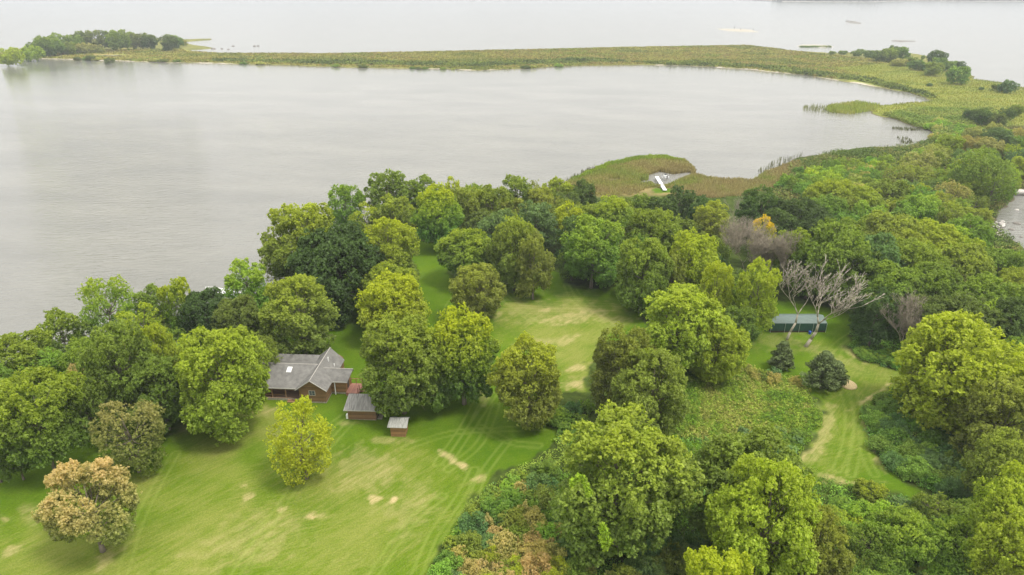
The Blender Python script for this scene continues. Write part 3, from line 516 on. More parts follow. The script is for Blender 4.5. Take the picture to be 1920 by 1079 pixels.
# ---- trees one by one: (column, top row, width px, base row or height ratio, colour, kind, turned and sunlit top, label, zone)
SH = 'by the left shore'
T = [
 (48, 626, 125, 750, 'G', 'round', .3, 'broad green tree at the left edge overlapping the grey water'),
 (88, 660, 92, 765, 'L', 'loose', .1, 'pale fresh green tree in front of the broad left edge tree'),
 (122, 585, 86, 690, 'G', 'round', .25, 'green shore tree standing out against the lake, left of the feathery yellow tree'),
 (205, 517, 98, 648, 'L', 'loose', .5, 'feathery yellow-green shore tree with open crown against the lake'),
 (268, 572, 88, 668, 'Y', 'loose', .5, 'pale yellow-green tree just right of the feathery shore tree'),
 (288, 534, 74, 632, 'G', 'round', .1, 'dark leafed shore tree left of the yellow-tipped one'),
 (337, 524, 66, 640, 'G', 'round', .7, 'shore tree with yellow tip near the gap to the water'),
 (392, 546, 98, 650, 'D', 'round', .05, 'dark green tree in front of the left white boat'),
 (452, 560, 105, 668, 'DO', 'round', .15, 'dark olive tree between the white boats and the cabin'),
 (466, 492, 86, 590, 'L', 'round', .4, 'round bright green shore tree beside the white boats'),
 (563, 522, 136, 668, 'O', 'round', .45, 'large rounded olive tree with tan right side behind the cabin roof'),
 (168, 640, 100, 760, 'LG', 'loose', .2, None), (232, 612, 130, 800, 'G', 'round', .15, 'tall broad green tree left of the yellow-crowned pair by the cabin'),
 (300, 612, 92, 760, 'Y', 'round', .5, 'yellow-lit crown between the tall green tree and the cabin-side tree'),
 (300, 670, 130, 805, 'G', 'round', .1, 'dense green tree over the top of the big lawn'),
 (418, 618, 165, 812, 'Y', 'round', .35, 'big yellow-green tree covering the left end of the cabin'),
 (352, 650, 75, 780, 'OG', 'round', .35, None),
 (78, 708, 158, 893, 'OG', 'park', .4, 'large light green tree with bare trunk standing in the shaded lawn at left'),
 (182, 714, 72, 838, 'G', 'round', .1, 'narrow green tree right of the large tree with bare trunk'),
 (245, 756, 118, 885, 'O', 'loose', .3, 'brownish yellow small tree at the edge of the big lawn', 'rust'),
 (170, 880, 160, 1034, 'T', 'feather', .9, 'rusty tan tree alone on the lawn at lower left'),
 (565, 758, 126, 897, 'YB', 'loose', .75, 'bright yellow tree alone on the lawn in front of the cabin'),
 (-28, 740, 90, 905, 'G', 'park', .2, 'green tree cut by the left edge of the photo'),
 (152, 685, 50, 790, 'R', 'loose', .5, 'small tan tree squeezed between green trees at left'),
 (12, 690, 80, 800, 'G', 'round', .1, None), (-60, 690, 120, 820, 'G', 'round', .1, None), (30, 815, 70, 900, 'G', 'round', .1, None),
 (570, 384, 150, 545, 'O', 'round', .5, 'large olive tree on the shore point with yellow top'),
 (520, 440, 60, 545, 'O', 'loose', .3, None),
 (648, 343, 70, 440, 'LG', 'round', .2, 'fresh green upright tree at the far shore, leftmost of the back row'),
 (727, 319, 88, 425, 'G', 'round', .1, 'tall green tree at the shore, highest of the back row'),
 (790, 330, 84, 420, 'G', 'round', .15, 'broad green tree right of the highest back row tree'),
 (684, 382, 66, 452, 'Y', 'loose', .6, 'small yellowish brown tree below the back row'),
 (740, 366, 76, 452, 'O', 'round', .4, 'olive tree with yellow tips below the back row'),
 (637, 430, 170, 590, 'D', 'round', .02, 'very broad dark green tree with visible trunk above the cabin'),
 (730, 412, 112, 560, 'OG', 'round', .75, 'green tree with yellow crown joined to the broad dark tree'),
 (822, 350, 98, 470, 'LG', 'round', .9, 'bright yellow-green tree at the top of the mown clearing'),
 (848, 333, 44, 420, 'O', 'round', 1, 'small orange-topped tree by the lake'),
 (880, 352, 70, 440, 'O', 'round', .3, None), (926, 348, 84, 435, 'OG', 'round', .2, None), (966, 332, 72, 410, 'OG', 'round', .25, None), (1008, 338, 56, 400, 'O', 'loose', .2, None),
 (1046, 338, 62, 400, 'OG', 'round', .5, None), (1016, 352, 64, 415, 'O', 'round', .3, None), (1092, 340, 62, 398, 'D', 'round', .05, 'round dark green tree at the edge of the reeds'),
 (1003, 378, 84, 475, 'B', 'round', .05, 'blue-green crown behind the tall olive pair'), (935, 396, 84, 480, 'B', 'round', .15, 'pale blue-green crown above the two clearing trees'),
 (876, 435, 116, 530, 'G', 'park', .5, 'dark green tree with yellowish top on the left of the clearing'),
 (965, 409, 105, 545, 'OG', 'round', .3, 'tall olive-green tree in the middle of the clearing edge'), (1000, 440, 70, 562, 'O', 'round', .1, 'olive lower crown leaning on the tall clearing tree'),
 (895, 500, 98, 602, 'O', 'round', .25, 'small rounded olive tree alone in the mown clearing'),
 (1112, 408, 116, 540, 'LG', 'round', .35, 'big round green tree at the back of the clearing'),
 (735, 497, 112, 605, 'OG', 'round', .4, 'green tree peeping over the yellow-green round tree'),
 (740, 519, 138, 638, 'Y', 'round', .85, 'round yellow-green tree behind the pair right of the cabin'),
 (1066, 382, 66, 470, 'Y', 'round', .95, 'bright yellow crown in the wood behind the clearing'), (1145, 370, 90, 455, 'LG', 'round', .55, None), (1082, 405, 80, 500, 'D', 'round', .1, None),
 (1222, 394, 118, 500, 'G', 'round', .3, 'broad green tree behind the olive clearing tree'), (1205, 446, 112, 588, 'OG', 'round', .3, 'large olive-green tree on the right edge of the clearing'), (1262, 470, 70, 580, 'O', 'round', .2, None),
 (1296, 437, 108, 570, 'Y', 'round', .5, 'yellow-green tree left of the leafless grey tree'),
 (1168, 618, 132, 790, 'DO', 'round', .25, 'dark olive tree at the lower end of the clearing'), (1222, 660, 145, 832, 'O', 'round', .15, 'large olive tree next to the weedy field'),
 (990, 638, 132, 798, 'O', 'round', .6, 'rounded olive tree with yellow top below the clearing'),
 (752, 600, 150, 775, 'OG', 'round', .3, 'big olive-green tree right of the cabin, left one of the pair'), (815, 612, 110, 765, 'OG', 'round', .5, 'green crown joining the pair of trees right of the cabin'), (868, 584, 138, 758, 'G', 'round', 1.0, 'tree with bright yellow top, right one of the pair beside the cabin'),
 (1162, 786, 262, 1030, 'OG', 'round', .45, 'very large domed olive-green tree at the bottom centre'),
 (1410, 822, 215, 1030, 'OG', 'round', .15, 'big olive-green tree behind the largest bottom right tree'), (1430, 876, 200, 1130, 'Y', 'round', .3, 'largest yellow-green tree at the bottom right of centre'), (1530, 960, 120, 1120, 'O', 'round', .3, None),
 (1335, 1042, 160, 1250, 'YB', 'round', .6, 'bright yellow-green crown cut by the bottom edge'),
 (1275, 540, 150, 700, 'Y', 'round', .45, 'large yellow-olive tree between the clearing and the green shelter'), (1345, 600, 105, 716, 'Y', 'round', .25, 'yellow-olive lower crown above the weedy field'),
 (1342, 490, 62, 615, 'Y', 'round', .6, 'slim yellow tree left of the tree near the green shelter'), (1421, 492, 80, 630, 'Y', 'round', .55, 'yellow-olive tree left of the bare pale trees'), (1386, 576, 70, 650, 'G', 'round', .15, 'small green tree at the left end of the green shelter'),
 (1428, 407, 52, 500, 'Y', 'round', 1, 'golden-topped tree behind the leafless grey tree', 'gold'),
 (1275, 352, 66, 425, 'D', 'round', .05, None), (1322, 370, 60, 440, 'D', 'round', .05, None), (1334, 378, 70, 465, 'O', 'round', .5, 'small yellow-olive tree beside the forked bare tree'), (1240, 372, 62, 440, 'D', 'round', .05, None), (1195, 366, 66, 430, 'G', 'round', .1, None),
 (1424, 352, 84, 450, 'D', 'round', .1, None), (1492, 372, 96, 460, 'D', 'round', .02, None), (1530, 400, 90, 480, 'D', 'round', .02, None), (1455, 392, 80, 480, 'D', 'round', .05, None), (1557, 338, 100, .8, 'O', 'round', .5, None), (1612, 352, 90, .85, 'OG', 'round', .4, None),
 (1572, 428, 150, 565, 'G', 'round', .15, 'very broad dark domed tree above the green shelter'), (1632, 440, 110, 560, 'B', 'round', .1, None), (1482, 428, 74, 540, 'G', 'round', .3, None), (1520, 455, 80, 560, 'G', 'round', .15, None),
 (1660, 400, 120, .85, 'O', 'round', .25, None), (1725, 365, 72, .95, 'L', 'round', .3, 'vivid green tree standing out of the right hand wood'), (1705, 452, 120, .95, 'OG', 'round', .25, None), (1800, 462, 120, .9, 'OG', 'round', .3, None), (1740, 500, 120, .95, 'G', 'round', .15, None), (1850, 520, 130, .95, 'OG', 'round', .2, None),
 (1832, 278, 105, .95, 'OG', 'loose', .15, 'large willow-like green tree above the right hand cove'), (1858, 318, 70, 1.1, 'G', 'loose', .2, None), (1800, 300, 56, 1.0, 'L', 'round', .8, 'small bright yellow-green tree left of the willow-like tree'), (1885, 300, 60, 1.1, 'Y', 'loose', .1, None),
 (1640, 546, 80, 650, 'D', 'round', .05, 'dark green tree behind the right hand leafless shrub'), (1800, 556, 132, 690, 'DO', 'round', .1, 'dark olive crown behind the large yellow-olive tree'), (1728, 556, 76, 640, 'DO', 'round', .05, None),
 (1797, 606, 236, 800, 'Y', 'round', .35, 'very large yellow-olive tree right of the grass lane'), (1880, 716, 150, 880, 'O', 'round', .25, 'olive tree at the right edge below the largest tree'), (1870, 815, 110, 950, 'O', 'round', .2, None), (1893, 885, 130, 1060, 'Y', 'round', .5, 'yellow tree cut by the right edge near the bottom'), (1690, 965, 125, .75, 'L', 'round', .3, 'lime green vine-covered mound at the bottom right'), (1800, 990, 130, .7, 'LG', 'round', .3, 'fresh green leafy mound near the bottom right corner'), (1615, 990, 90, .7, 'G', 'loose', .2, None), (1750, 930, 80, .7, 'OG', 'loose', .2, None), (1630, 905, 60, .6, 'OG', 'round', .5, None), (1230, 900, 90, .8, 'OG', 'loose', .3, None), (1905, 560, 110, 700, 'D', 'round', .1, None), (1905, 640, 90, 760, 'G', 'round', .1, None), (1890, 960, 140, 1120, 'Y', 'round', .2, None),
]
for t in T:
    tree(*t[:7], label=t[7], zone=None if t[7] else 'auto', mt=t[8] if len(t) > 8 else None)
# ---- woods filled tree by tree
ZW1 = 'right of the green shelter'; ZW2 = 'in the wood behind the reed bed'; ZW3 = 'on the wooded neck above the cove'
spaced([(1640, 440), (1920, 470), (1990, 500), (1990, 700), (1880, 640), (1760, 560), (1660, 520)], 26, (80, 125), ['OG', 'G', 'G', 'O', 'DO', 'Y'], (.85, 1.05), 'right of the green shelter', seed=1)
spaced([(1540, 345), (1700, 330), (1860, 420), (1930, 480), (1640, 470), (1560, 430)], 30, (62, 95), ['OG', 'G', 'O', 'Y', 'LG', 'OG'], (.85, 1.1), 'amid the right hand wood', seed=2)
spaced([(1640, 300), (1760, 262), (1860, 290), (1880, 360), (1840, 400), (1700, 350)], 26, (46, 72), ['OG', 'G', 'LG', 'O', 'T', 'B'], (.8, 1.0), 'on the wooded neck left of the cove', seed=3, kind=('round', 'loose'))
spaced([(1770, 245), (1930, 215), (2000, 230), (1990, 300), (1900, 310), (1800, 285)], 22, (40, 62), ['LG', 'G', 'T', 'B', 'Y', 'OG'], (.7, .9), 'beyond the willow-like tree', seed=4, kind=('round', 'loose'))
spaced([(850, 345), (1050, 345), (1100, 365), (1230, 370), (1230, 400), (1100, 400), (900, 400)], 16, (50, 74), ['OG', 'G', 'O', 'DO'], (.9, 1.1), 'between the clearing and the lake', seed=5)
spaced([(1240, 395), (1330, 430), (1400, 420), (1420, 480), (1500, 470), (1480, 540), (1380, 520), (1330, 520)], 10, (60, 86), ['D', 'G', 'DO'], (.9, 1.1), 'in the shade around the leafless grey tree', seed=6)
spaced([(1060, 440), (1240, 420), (1230, 480), (1160, 500), (1060, 470)], 6, (60, 90), ['D', 'G', 'DO'], (.9, 1.1), 'in the shade behind the clearing', seed=16)
spaced([(130, 600), (360, 570), (500, 590), (480, 640), (330, 690), (180, 700)], 9, (60, 90), ['G', 'OG', 'Y'], (.95, 1.2), 'in the left shore grove', seed=7)
spaced([(690, 370), (770, 360), (780, 420), (700, 420)], 3, (50, 70), ['O', 'Y', 'G'], (.9, 1.1), 'between the shore point trees', seed=8)
spaced([(1460, 530), (1600, 510), (1640, 545), (1600, 580), (1500, 575)], 6, (60, 90), ['D', 'DO'], (.8, 1.0), 'just behind the green shelter', seed=9)
# ---- shrubs
spaced([(1460, 322), (1560, 296), (1720, 282), (1760, 300), (1700, 345), (1600, 350), (1500, 345)], 70, (26, 46), ['LG', 'G', 'OG', 'T', 'O', 'Y', 'G'], (.45, .65), 'on the scrubby right hand shore', kind=('bush',), seed=20, sep=.5)
spaced([(1740, 215), (1860, 235), (1920, 250), (1850, 275), (1760, 268)], 36, (20, 36), ['LG', 'L', 'G', 'T', 'OG'], (.45, .65), 'at the head of the right hand bay', kind=('bush',), seed=21, sep=.5)
spaced([(880, 1020), (940, 985), (1030, 1010), (1060, 1079), (850, 1095)], 18, (40, 66), ['R', 'T', 'R', 'O'], (.5, .7), 'in the reddish patch at the bottom', kind=('bush',), seed=23, sep=.45, aut_lit_r=(.4, .9))
spaced([(1035, 862), (1000, 868), (930, 905), (885, 950), (840, 1020), (815, 1100), (1120, 1100), (1200, 1050), (1060, 1000), (1035, 930)], 58, (36, 66), ['OG', 'LG', 'B', 'O', 'G', 'T', 'L'], (.45, .7), 'left of the domed tree', kind=('bush',), seed=22, sep=.5)
spaced([(1640, 735), (1690, 725), (1790, 790), (1880, 860), (1880, 920), (1760, 900), (1670, 850), (1632, 800)], 46, (36, 62), ['B', 'G', 'B', 'G', 'LG'], (.4, .6), 'on the bank right of the lane', kind=('bush',), seed=24, sep=.5, aut_lit_r=(0, .1), avoid=.35)
spaced([(1540, 945), (1640, 920), (1760, 950), (1900, 900), (1930, 1100), (1600, 1110), (1580, 1010)], 70, (36, 70), ['G', 'LG', 'OG', 'B', 'Y', 'L', 'L'], (.45, .7), 'in the bottom right thicket', kind=('bush',), seed=25, sep=.5, avoid=.35)
spaced([(1600, 650), (1700, 660), (1690, 690), (1620, 672)], 9, (30, 46), ['G', 'LG'], (.35, .5), 'below the leafless shrub', kind=('bush',), seed=26, sep=.5)
spaced([(1400, 790), (1530, 800), (1500, 850), (1370, 845)], 9, (28, 44), ['B', 'OG', 'G'], (.4, .5), 'below the weedy field', kind=('bush',), seed=27, sep=.5)
spaced([(1010, 740), (1110, 740), (1080, 800), (1010, 800)], 7, (36, 62), ['B', 'G', 'D'], (.45, .7), 'below the clearing', kind=('bush',), seed=28, sep=.5, avoid=.3)
spaced([(1180, 1000), (1340, 1000), (1340, 1100), (1160, 1100)], 14, (50, 85), ['B', 'OG', 'DO'], (.5, .8), 'below the domed tree', kind=('bush',), seed=29, sep=.5, avoid=.35)
spaced([(1390, 680), (1480, 690), (1520, 715), (1440, 705), (1385, 692)], 7, (22, 36), ['T', 'B', 'O'], (.4, .6), 'left of the spreading pine', kind=('bush',), seed=30, sep=.5)
# ---- island and spit trees far out
for a in [(20, 88, 44, .75, 'Y'), (62, 84, 40, .7, 'Y'), (45, 92, 30, .6, 'OG'), (80, 68, 46, .8, 'G'), (110, 62, 44, .85, 'OG'), (98, 72, 40, .8, 'G'), (135, 66, 40, .8, 'G'), (128, 78, 34, .7, 'OG'), (150, 58, 42, .85, 'D'), (175, 57, 40, .9, 'DO'), (160, 80, 36, .55, 'T'), (200, 57, 38, .9, 'D'), (222, 56, 42, .9, 'OG'), (225, 66, 32, .65, 'D'), (240, 60, 34, .8, 'G'), (262, 62, 36, .8, 'DO'), (280, 64, 34, .8, 'D'), (185, 84, 24, .6, 'T'), (318, 64, 34, .9, 'D'), (330, 66, 26, .9, 'G'), (344, 74, 14, .9, 'T'), (145, 105, 14, .6, 'DO'), (170, 102, 20, .5, 'DO'), (205, 107, 22, .5, 'DO')]:
    tree(a[0], a[1], a[2], a[3], a[4], 'round', .2, zone='on the island tip')
for a in [(1690, 88, 36, .75, 'G'), (1665, 90, 34, .75, 'OG'), (1650, 94, 30, .7, 'G'), (1628, 94, 24, .6, 'G'), (1675, 86, 30, .8, 'D'), (1612, 92, 16, .7, 'G'), (1605, 95, 20, .5, 'OG'), (1580, 95, 18, .4, 'OG'), (1560, 96, 16, .4, 'OG'), (1756, 94, 36, .7, 'D'), (1683, 110, 34, .4, 'T'), (1710, 108, 30, .5, 'G'), (1720, 112, 34, .55, 'G'), (1750, 116, 36, .7, 'OG'), (1760, 108, 28, .7, 'G'), (1780, 114, 24, .8, 'G'), (1796, 124, 44, .75, 'LG'), (1800, 115, 24, .6, 'D'), (1731, 103, 8, 1.2, 'G'), (1740, 118, 30, .5, 'G'), (1888, 150, 34, .7, 'B'), (1872, 158, 24, .5, 'DO'), (1845, 206, 36, .9, 'D'), (1820, 206, 26, .8, 'D'), (1838, 202, 34, .9, 'D'), (1870, 212, 34, .9, 'DO'), (1885, 202, 34, .7, 'D'), (1905, 196, 30, .7, 'OG'), (1743, 156, 12, .5, 'B'), (1840, 163, 10, .6, 'B')]:
    tree(a[0], a[1], a[2], a[3], a[4], 'round', .1, zone='on the marshy neck')
for a, ww, hh in ((1503, 12, .45), (1512, 16, .5), (1522, 13, .4), (1533, 17, .4), (1545, 16, .35), (1555, 13, .35)):
    tree(a, 84.6, ww, 87.2, rnd.choice(['OG', 'DO', 'G']), 'bush', .1, zone='on the small islet')
# the row of shrubs on the near edge of the spit
for a in range(24):
    px_ = rnd.choice([150, 170, 240, 290, 305, 320, 460, 480, 520, 560, 640, 680, 700, 760, 800, 820, 850, 870, 880, 960, 985, 1040])+rnd.uniform(-14, 14); yy = np.interp(px_, [100, 240, 500, 650, 850, 900, 1000, 1050, 1200], [112, 115, 122, 126.5, 131, 133, 128, 125.5, 122]); wv = rnd.uniform(10, 22); tree(px_, yy-wv*.32-1.5, wv, yy-1.2, rnd.choice(['OG', 'G', 'DO', 'T']), 'bush', .1, zone='on the near edge of the spit')

# ------------------------------------------------------------------ leafless trees
def branch_mb(seed, Ht, lean, spread, levels, r0, nch=(2, 3), up=.35, fork=.28, lenf=.72, side=6, rmin=.018):
    rs = random.Random(seed); mb = MB(); mb.rec = []
    def grow(p, d, ln, r, lv):
        seg = 3 if lv < levels-1 else 2; q = Vector(p); dd = Vector(d)
        for s in range(seg):
            dd = (dd+Vector((rs.uniform(-.16, .16), rs.uniform(-.16, .16), rs.uniform(0, .24)))).normalized(); e = q+dd*ln/seg; r2 = r*(.86 if s < seg-1 else .7)
            mb.tube(q, e, r, r2, side if lv < 2 else 4 if lv < 4 else 3); 
            if lv > 0 and s < seg-1 and rs.random() < .55 and lv < levels: child(e, dd, ln*.6, r2*.55, lv+1)
            q = e; r = r2
        if lv < levels:
            for _ in range(rs.choice(nch)): child(q, dd, ln*lenf*rs.uniform(.8, 1.15), r*.78, lv+1)
    def child(p, dd, ln, r, lv):
        a = Vector((rs.uniform(-1, 1), rs.uniform(-1, 1), 0)); d = (dd+a*spread+Vector((0, 0, up*.4))).normalized(); grow(p, d, ln, max(r, rmin), lv)
    grow(Vector((0, 0, -.1)), Vector(lean).normalized(), Ht*fork, r0, 0); return mb
def bare_tree(px, base, ty, wpx, off, seed, label, matk, lean=(0, 0, 1), spread=.55, levels=5, r0=.32, **kw):
    x, y, _ = at(px, base); o = empty('bare_tree', (x, y, 0)); tag(o, label, 'tree')
    v_ = (ty-539.5)/F; h = H-y*(SP+v_*CP)/(CP-v_*SP)
    mb = branch_mb(seed, h, lean, spread, levels, r0, **kw); zmax = max(v[2] for v in mb.v); tops = sorted(v[0] for v in mb.v); nq = len(tops)//150; u = F/depth(y, 6); kx = wpx/u/(tops[-1-nq]-tops[nq]); k = h/zmax; mid = (tops[-1-nq]+tops[nq])/2*kx; sh = (off/u-mid)/(h*.75)
    rec = mb.rec; mb = MB(); tf = lambda a: (a[0]*kx+sh*a[2]*k, a[1]*kx, a[2]*k)
    for (a, b_, q0, q1, kk) in rec: mb.tube(tf(a), tf(b_), q0, q1, kk)
    # the base of the stem as trunk, the rest as branches
    nt_ = 3*14; tr = MB(); tr.v = mb.v[:36]; tr.f = [f for f in mb.f if max(f) < 36]; br = MB(); br.v = mb.v[36:]; br.f = [[i-36 for i in f] for f in mb.f if min(f) >= 36]
    tr.build('trunk', M[matk], o, True); br.build('branches', M[matk], o, True); return o
bare_tree(1475, 638, 494, 62, 10, 5, 'slim dead tree with pale bare limbs, left of the two before the green shelter', 'palebark', (.03, .0, 1), .34, 5, .26, up=1.3, fork=.24, rmin=.045)
bare_tree(1510, 651, 497, 86, 38, 12, 'leaning dead tree with pale bare spreading limbs, right of the two before the green shelter', 'palebark', (.15, .05, 1), .46, 5, .36, up=1.3, fork=.20, rmin=.05)
bare_tree(1395, 545, 412, 100, 0, 21, 'wide leafless grey tree of fine twigs in the wood behind the clearing', 'greybark', (0, 0, 1), .62, 8, .2, up=.6, fork=.16, lenf=.80)
bare_tree(1438, 552, 432, 72, 4, 22, 'leafless grey tree of fine twigs touching the wide one on its right', 'greybark', (.1, 0, 1), .6, 8, .18, up=.6, fork=.16, lenf=.80)
bare_tree(1686, 676, 552, 84, 0, 23, 'leafless grey shrub-like tree right of the dead pair', 'greybark', (0, 0, 1), .85, 7, .2, fork=.13, lenf=.80)
bare_tree(1374, 432, 362, 46, 0, 24, 'small forked bare tree in front of the reed bed', 'palebark', (.1, 0, 1), .55, 5, .2)

# ------------------------------------------------------------------ climbing vines on the large crowns
def vine(pts, R, seed, label, yb):
    rs = np.random.RandomState(seed); P = []
    for (a, b_) in pts:
        v_ = (b_-539.5)/F; z = H-yb*(SP+v_*CP)/(CP-v_*SP); x = (a-960)/F*depth(yb, z); g = rs.randn(130, 3); g /= np.linalg.norm(g, axis=1, keepdims=True); P.append(np.array([x, yb, z])+g*R*(.5+.6*rs.rand(130, 1))*np.array([.8, .7, 1.2]))
    P = np.concatenate(P); o0 = P.mean(0); V, Qq = leaf_quads(P-o0, rs.randn(len(P), 3)+np.array([0, -1, .6]), .17*(.7+.6*rs.rand(len(P))), rs)
    me = np_mesh('vine', V, Qq, attrs={'tone': ('FACE', rs.rand(len(P))), 'top': ('FACE', rs.rand(len(P)))}); o = link('vine', me, M['leaf']); o.location = o0; o.color = (.25, .38, .03, .3); tag(o, label, 'vine')
for q in PLANTS:
    if q[2] and q[2].startswith('very large domed'): dome_y = q[8][1]-q[8][2]*.86
vine([(1074, 905), (1084, 897), (1094, 900), (1100, 912), (1104, 924)], .42, 1, 'bright lime vine climbing the left side of the domed tree', dome_y)
vine([(1130, 990), (1136, 1000), (1128, 1010), (1142, 1016), (1134, 1026)], .5, 2, 'bright lime vine hanging low at the foot of the domed tree', dome_y-1)

# ------------------------------------------------------------------ pines
def pine(px, base, h, R, seed, label):
    rs = np.random.RandomState(seed); P = []; Nn = []; tone = []; x, y, _ = at(px, base); mb = MB(); mb.tube((0, 0, -.1), (.1, 0, h*.95), .16, .03, 7)
    z = h*.12
    while z < h*.98:
        f = z/h; rr = R*(1-f)**.75*(1.0 if f > .2 else .75+f); nb = rs.randint(5, 8); a0 = rs.rand()*6
        for k in range(nb):
            a = a0+k*6.283/nb+rs.randn()*.2; L_ = rr*(.65+.5*rs.rand()); tip = np.array([math.cos(a)*L_, math.sin(a)*L_, z+L_*.22]); mb.tube((0.05, 0, z), tuple(tip), .05, .015, 4)
            for s in np.linspace(.35, 1, 4):
                c = np.array([0, 0, z])*(1-s)+tip*s; m_ = 70; g = rs.randn(m_, 3); g /= np.linalg.norm(g, axis=1, keepdims=True); P.append(c+g*(.33+.25*rs.rand(m_, 1))*np.array([1, 1, .6])); Nn.append(g+rs.randn(m_, 3)*.6); t0 = .5*rs.rand(); tone.append(t0+.5*rs.rand(m_))
        z += h*.085*(.8+.5*rs.rand())
    P = np.concatenate(P); V, Qq = leaf_quads(P, np.concatenate(Nn), .13*(.7+.6*rs.rand(len(P))), rs, 2.6); tone = np.concatenate(tone)
    o = empty('pine_tree', (x, y, 0)); tag(o, label, 'tree'); me = np_mesh('crown', V, Qq, attrs={'tone': ('FACE', tone), 'top': ('FACE', tone*0)})
    c = link('crown', me, M['needle'], o); c.color = (.125, .165, .06, 0); mb.build('trunk', M['bark'], o)
pine(1463, 692, 5.2, 2.3, 1, 'smaller blue-green pine left of the spreading pine')
pine(1537, 728, 6.6, 3.7, 2, 'spreading blue-green pine beside the grass lane')
pine(1560, 724, 4.6, 2.6, 3, 'low blue-green pine crown against the right side of the spreading pine')

# ------------------------------------------------------------------ ground plants nobody could count
def scatter(poly, nn, seed, clear=None):
    rs = np.random.RandomState(seed); P = np.array(poly); lo = P.min(0); hi = P.max(0); out_ = []; tot = 0
    while tot < nn:
        q = lo+rs.rand(nn*2, 2)*(hi-lo); q = q[sdf(poly, q[:, 0], q[:, 1])+(fbm(q[:, 0], q[:, 1], 2.2, 15)-.55)*(3.4 if q[0, 1] < 260 else 0) > 0]
        s = sdf(SHORE, q[:, 0], q[:, 1])
        for pd in PONDS: s = np.minimum(s, -sdf(pd, q[:, 0], q[:, 1]))
        q = q[s > (.6 if clear is None else clear)]; out_.append(q); tot += len(q)
        if len(out_) > 25: break
    return np.concatenate(out_)[:nn]
def ground_stuff(name, label, cat, poly, ncl, per, rad, hgt, leaf, cols, seed, clear=None, asp=1.4, patch=8.0, zlo=0.0):
    rs = np.random.RandomState(seed); q = scatter(poly, ncl, seed, clear); k = len(q); hh = hgt*(.5+.9*rs.rand(k)); cz = np.array(cols)
    pn = (fbm(q[:, 0], q[:, 1], patch, seed+5)*1.8-.4+rs.rand(k)*.35-.17); ci = np.clip((pn*len(cz)).astype(int), 0, len(cz)-1)
    g = rs.randn(k, per, 3); g /= np.linalg.norm(g, axis=2, keepdims=True); g[..., 2] = np.abs(g[..., 2])
    P = np.empty((k, per, 3)); P[..., :2] = q[:, None, :]+g[..., :2]*rad*(.6+.5*rs.rand(k, per, 1)); P[..., 2] = zlo+.05+g[..., 2]*hh[:, None]*(.7+.4*rs.rand(k, per))
    col = cz[ci][:, None, :]*(.65+.7*rs.rand(k, 1, 1))*(.75+.5*rs.rand(k, per, 1)); V, Qq = leaf_quads(P.reshape(-1, 3), (g+rs.randn(k, per, 3)*.4+np.array([0, 0, .4])).reshape(-1, 3), leaf*(.6+.8*rs.rand(k*per)), rs, asp)
    c4 = np.concatenate([col.reshape(-1, 3), np.ones((k*per, 1))], 1); me = np_mesh(name, V, Qq, cols={'col': ('FACE', c4)}); o = link(name, me, M['stuff']); tag(o, label, cat, kind='stuff'); return o
def reeds(name, label, poly, nn, seed, h, wd, cols, patch=8, clear=-1e9, zb=-.6):
    rs = np.random.RandomState(seed); q = scatter(poly, nn, seed, clear); k = len(q); hh = h*(.6+.6*rs.rand(k)); a = rs.rand(k)*3.1416; ww = wd*(.6+.8*rs.rand(k)); ln = rs.randn(k, 2)*.12
    dx = np.cos(a)*ww; dy = np.sin(a)*ww; z0 = np.full(k, zb); B0 = np.stack([q[:, 0]-dx, q[:, 1]-dy, z0], 1); B1 = np.stack([q[:, 0]+dx, q[:, 1]+dy, z0], 1)
    Tq = np.stack([q[:, 0]+ln[:, 0]*hh+dx*.5, q[:, 1]+ln[:, 1]*hh+dy*.5, z0+hh], 1); T2 = Tq-np.stack([dx, dy, z0*0], 1)
    V = np.stack([B0, B1, Tq, T2], 1).reshape(-1, 3); cz = np.array(cols); pn = fbm(q[:, 0], q[:, 1], patch, seed+5)*1.7-.35+rs.rand(k)*.3-.15; ci = np.clip((pn*len(cz)).astype(int), 0, len(cz)-1)
    c4 = np.concatenate([cz[ci]*(.65+.7*rs.rand(k, 1)), np.ones((k, 1))], 1); me = np_mesh(name, V, np.arange(4*k).reshape(k, 4), cols={'col': ('FACE', c4)}); o = link(name, me, M['stuff']); tag(o, label, 'reeds', kind='stuff'); return o
ground_stuff('weeds', 'tangled green weeds covering the field left of the grass lane', 'weeds', BRUSH, 5200, 16, .38, .55, .15, [(0.120, 0.208, 0.026), (0.160, 0.272, 0.032), (0.240, 0.320, 0.045), (0.320, 0.336, 0.077), (0.208, 0.304, 0.038)], 51, patch=7)
U1 = wpoly([(1060, 800), (1240, 800), (1480, 860), (1540, 905), (1640, 915), (1760, 950), (2100, 1000), (2300, 1500), (770, 1500), (812, 1079), (838, 1003), (885, 932), (935, 893), (1005, 862), (1040, 840)])
U2 = wpoly([(1640, 745), (1705, 712), (1700, 700), (1620, 676), (1590, 650), (1610, 600), (1800, 560), (2100, 620), (2300, 1000), (1770, 942), (1665, 885), (1640, 850), (1630, 800)])
ground_stuff('undergrowth', 'leafy green undergrowth under the bottom thicket', 'undergrowth', U1, 14000, 16, .5, .6, .135, [(0.128, 0.231, 0.041), (0.205, 0.359, 0.051), (0.154, 0.308, 0.072), (0.282, 0.385, 0.062)], 52, patch=6)
ground_stuff('undergrowth', 'leafy green undergrowth right of the grass lane', 'undergrowth', U2, 13000, 16, .5, .55, .135, [(0.134, 0.267, 0.049), (0.194, 0.365, 0.058), (0.146, 0.292, 0.078), (0.292, 0.413, 0.058)], 53, patch=6)
U3 = wpoly([(1480, 312), (1560, 286), (1700, 277), (1760, 258), (1760, 245), (1860, 236), (2050, 250), (2060, 300), (1900, 360), (1860, 420), (1930, 480), (2000, 520), (1640, 520), (1440, 380)])
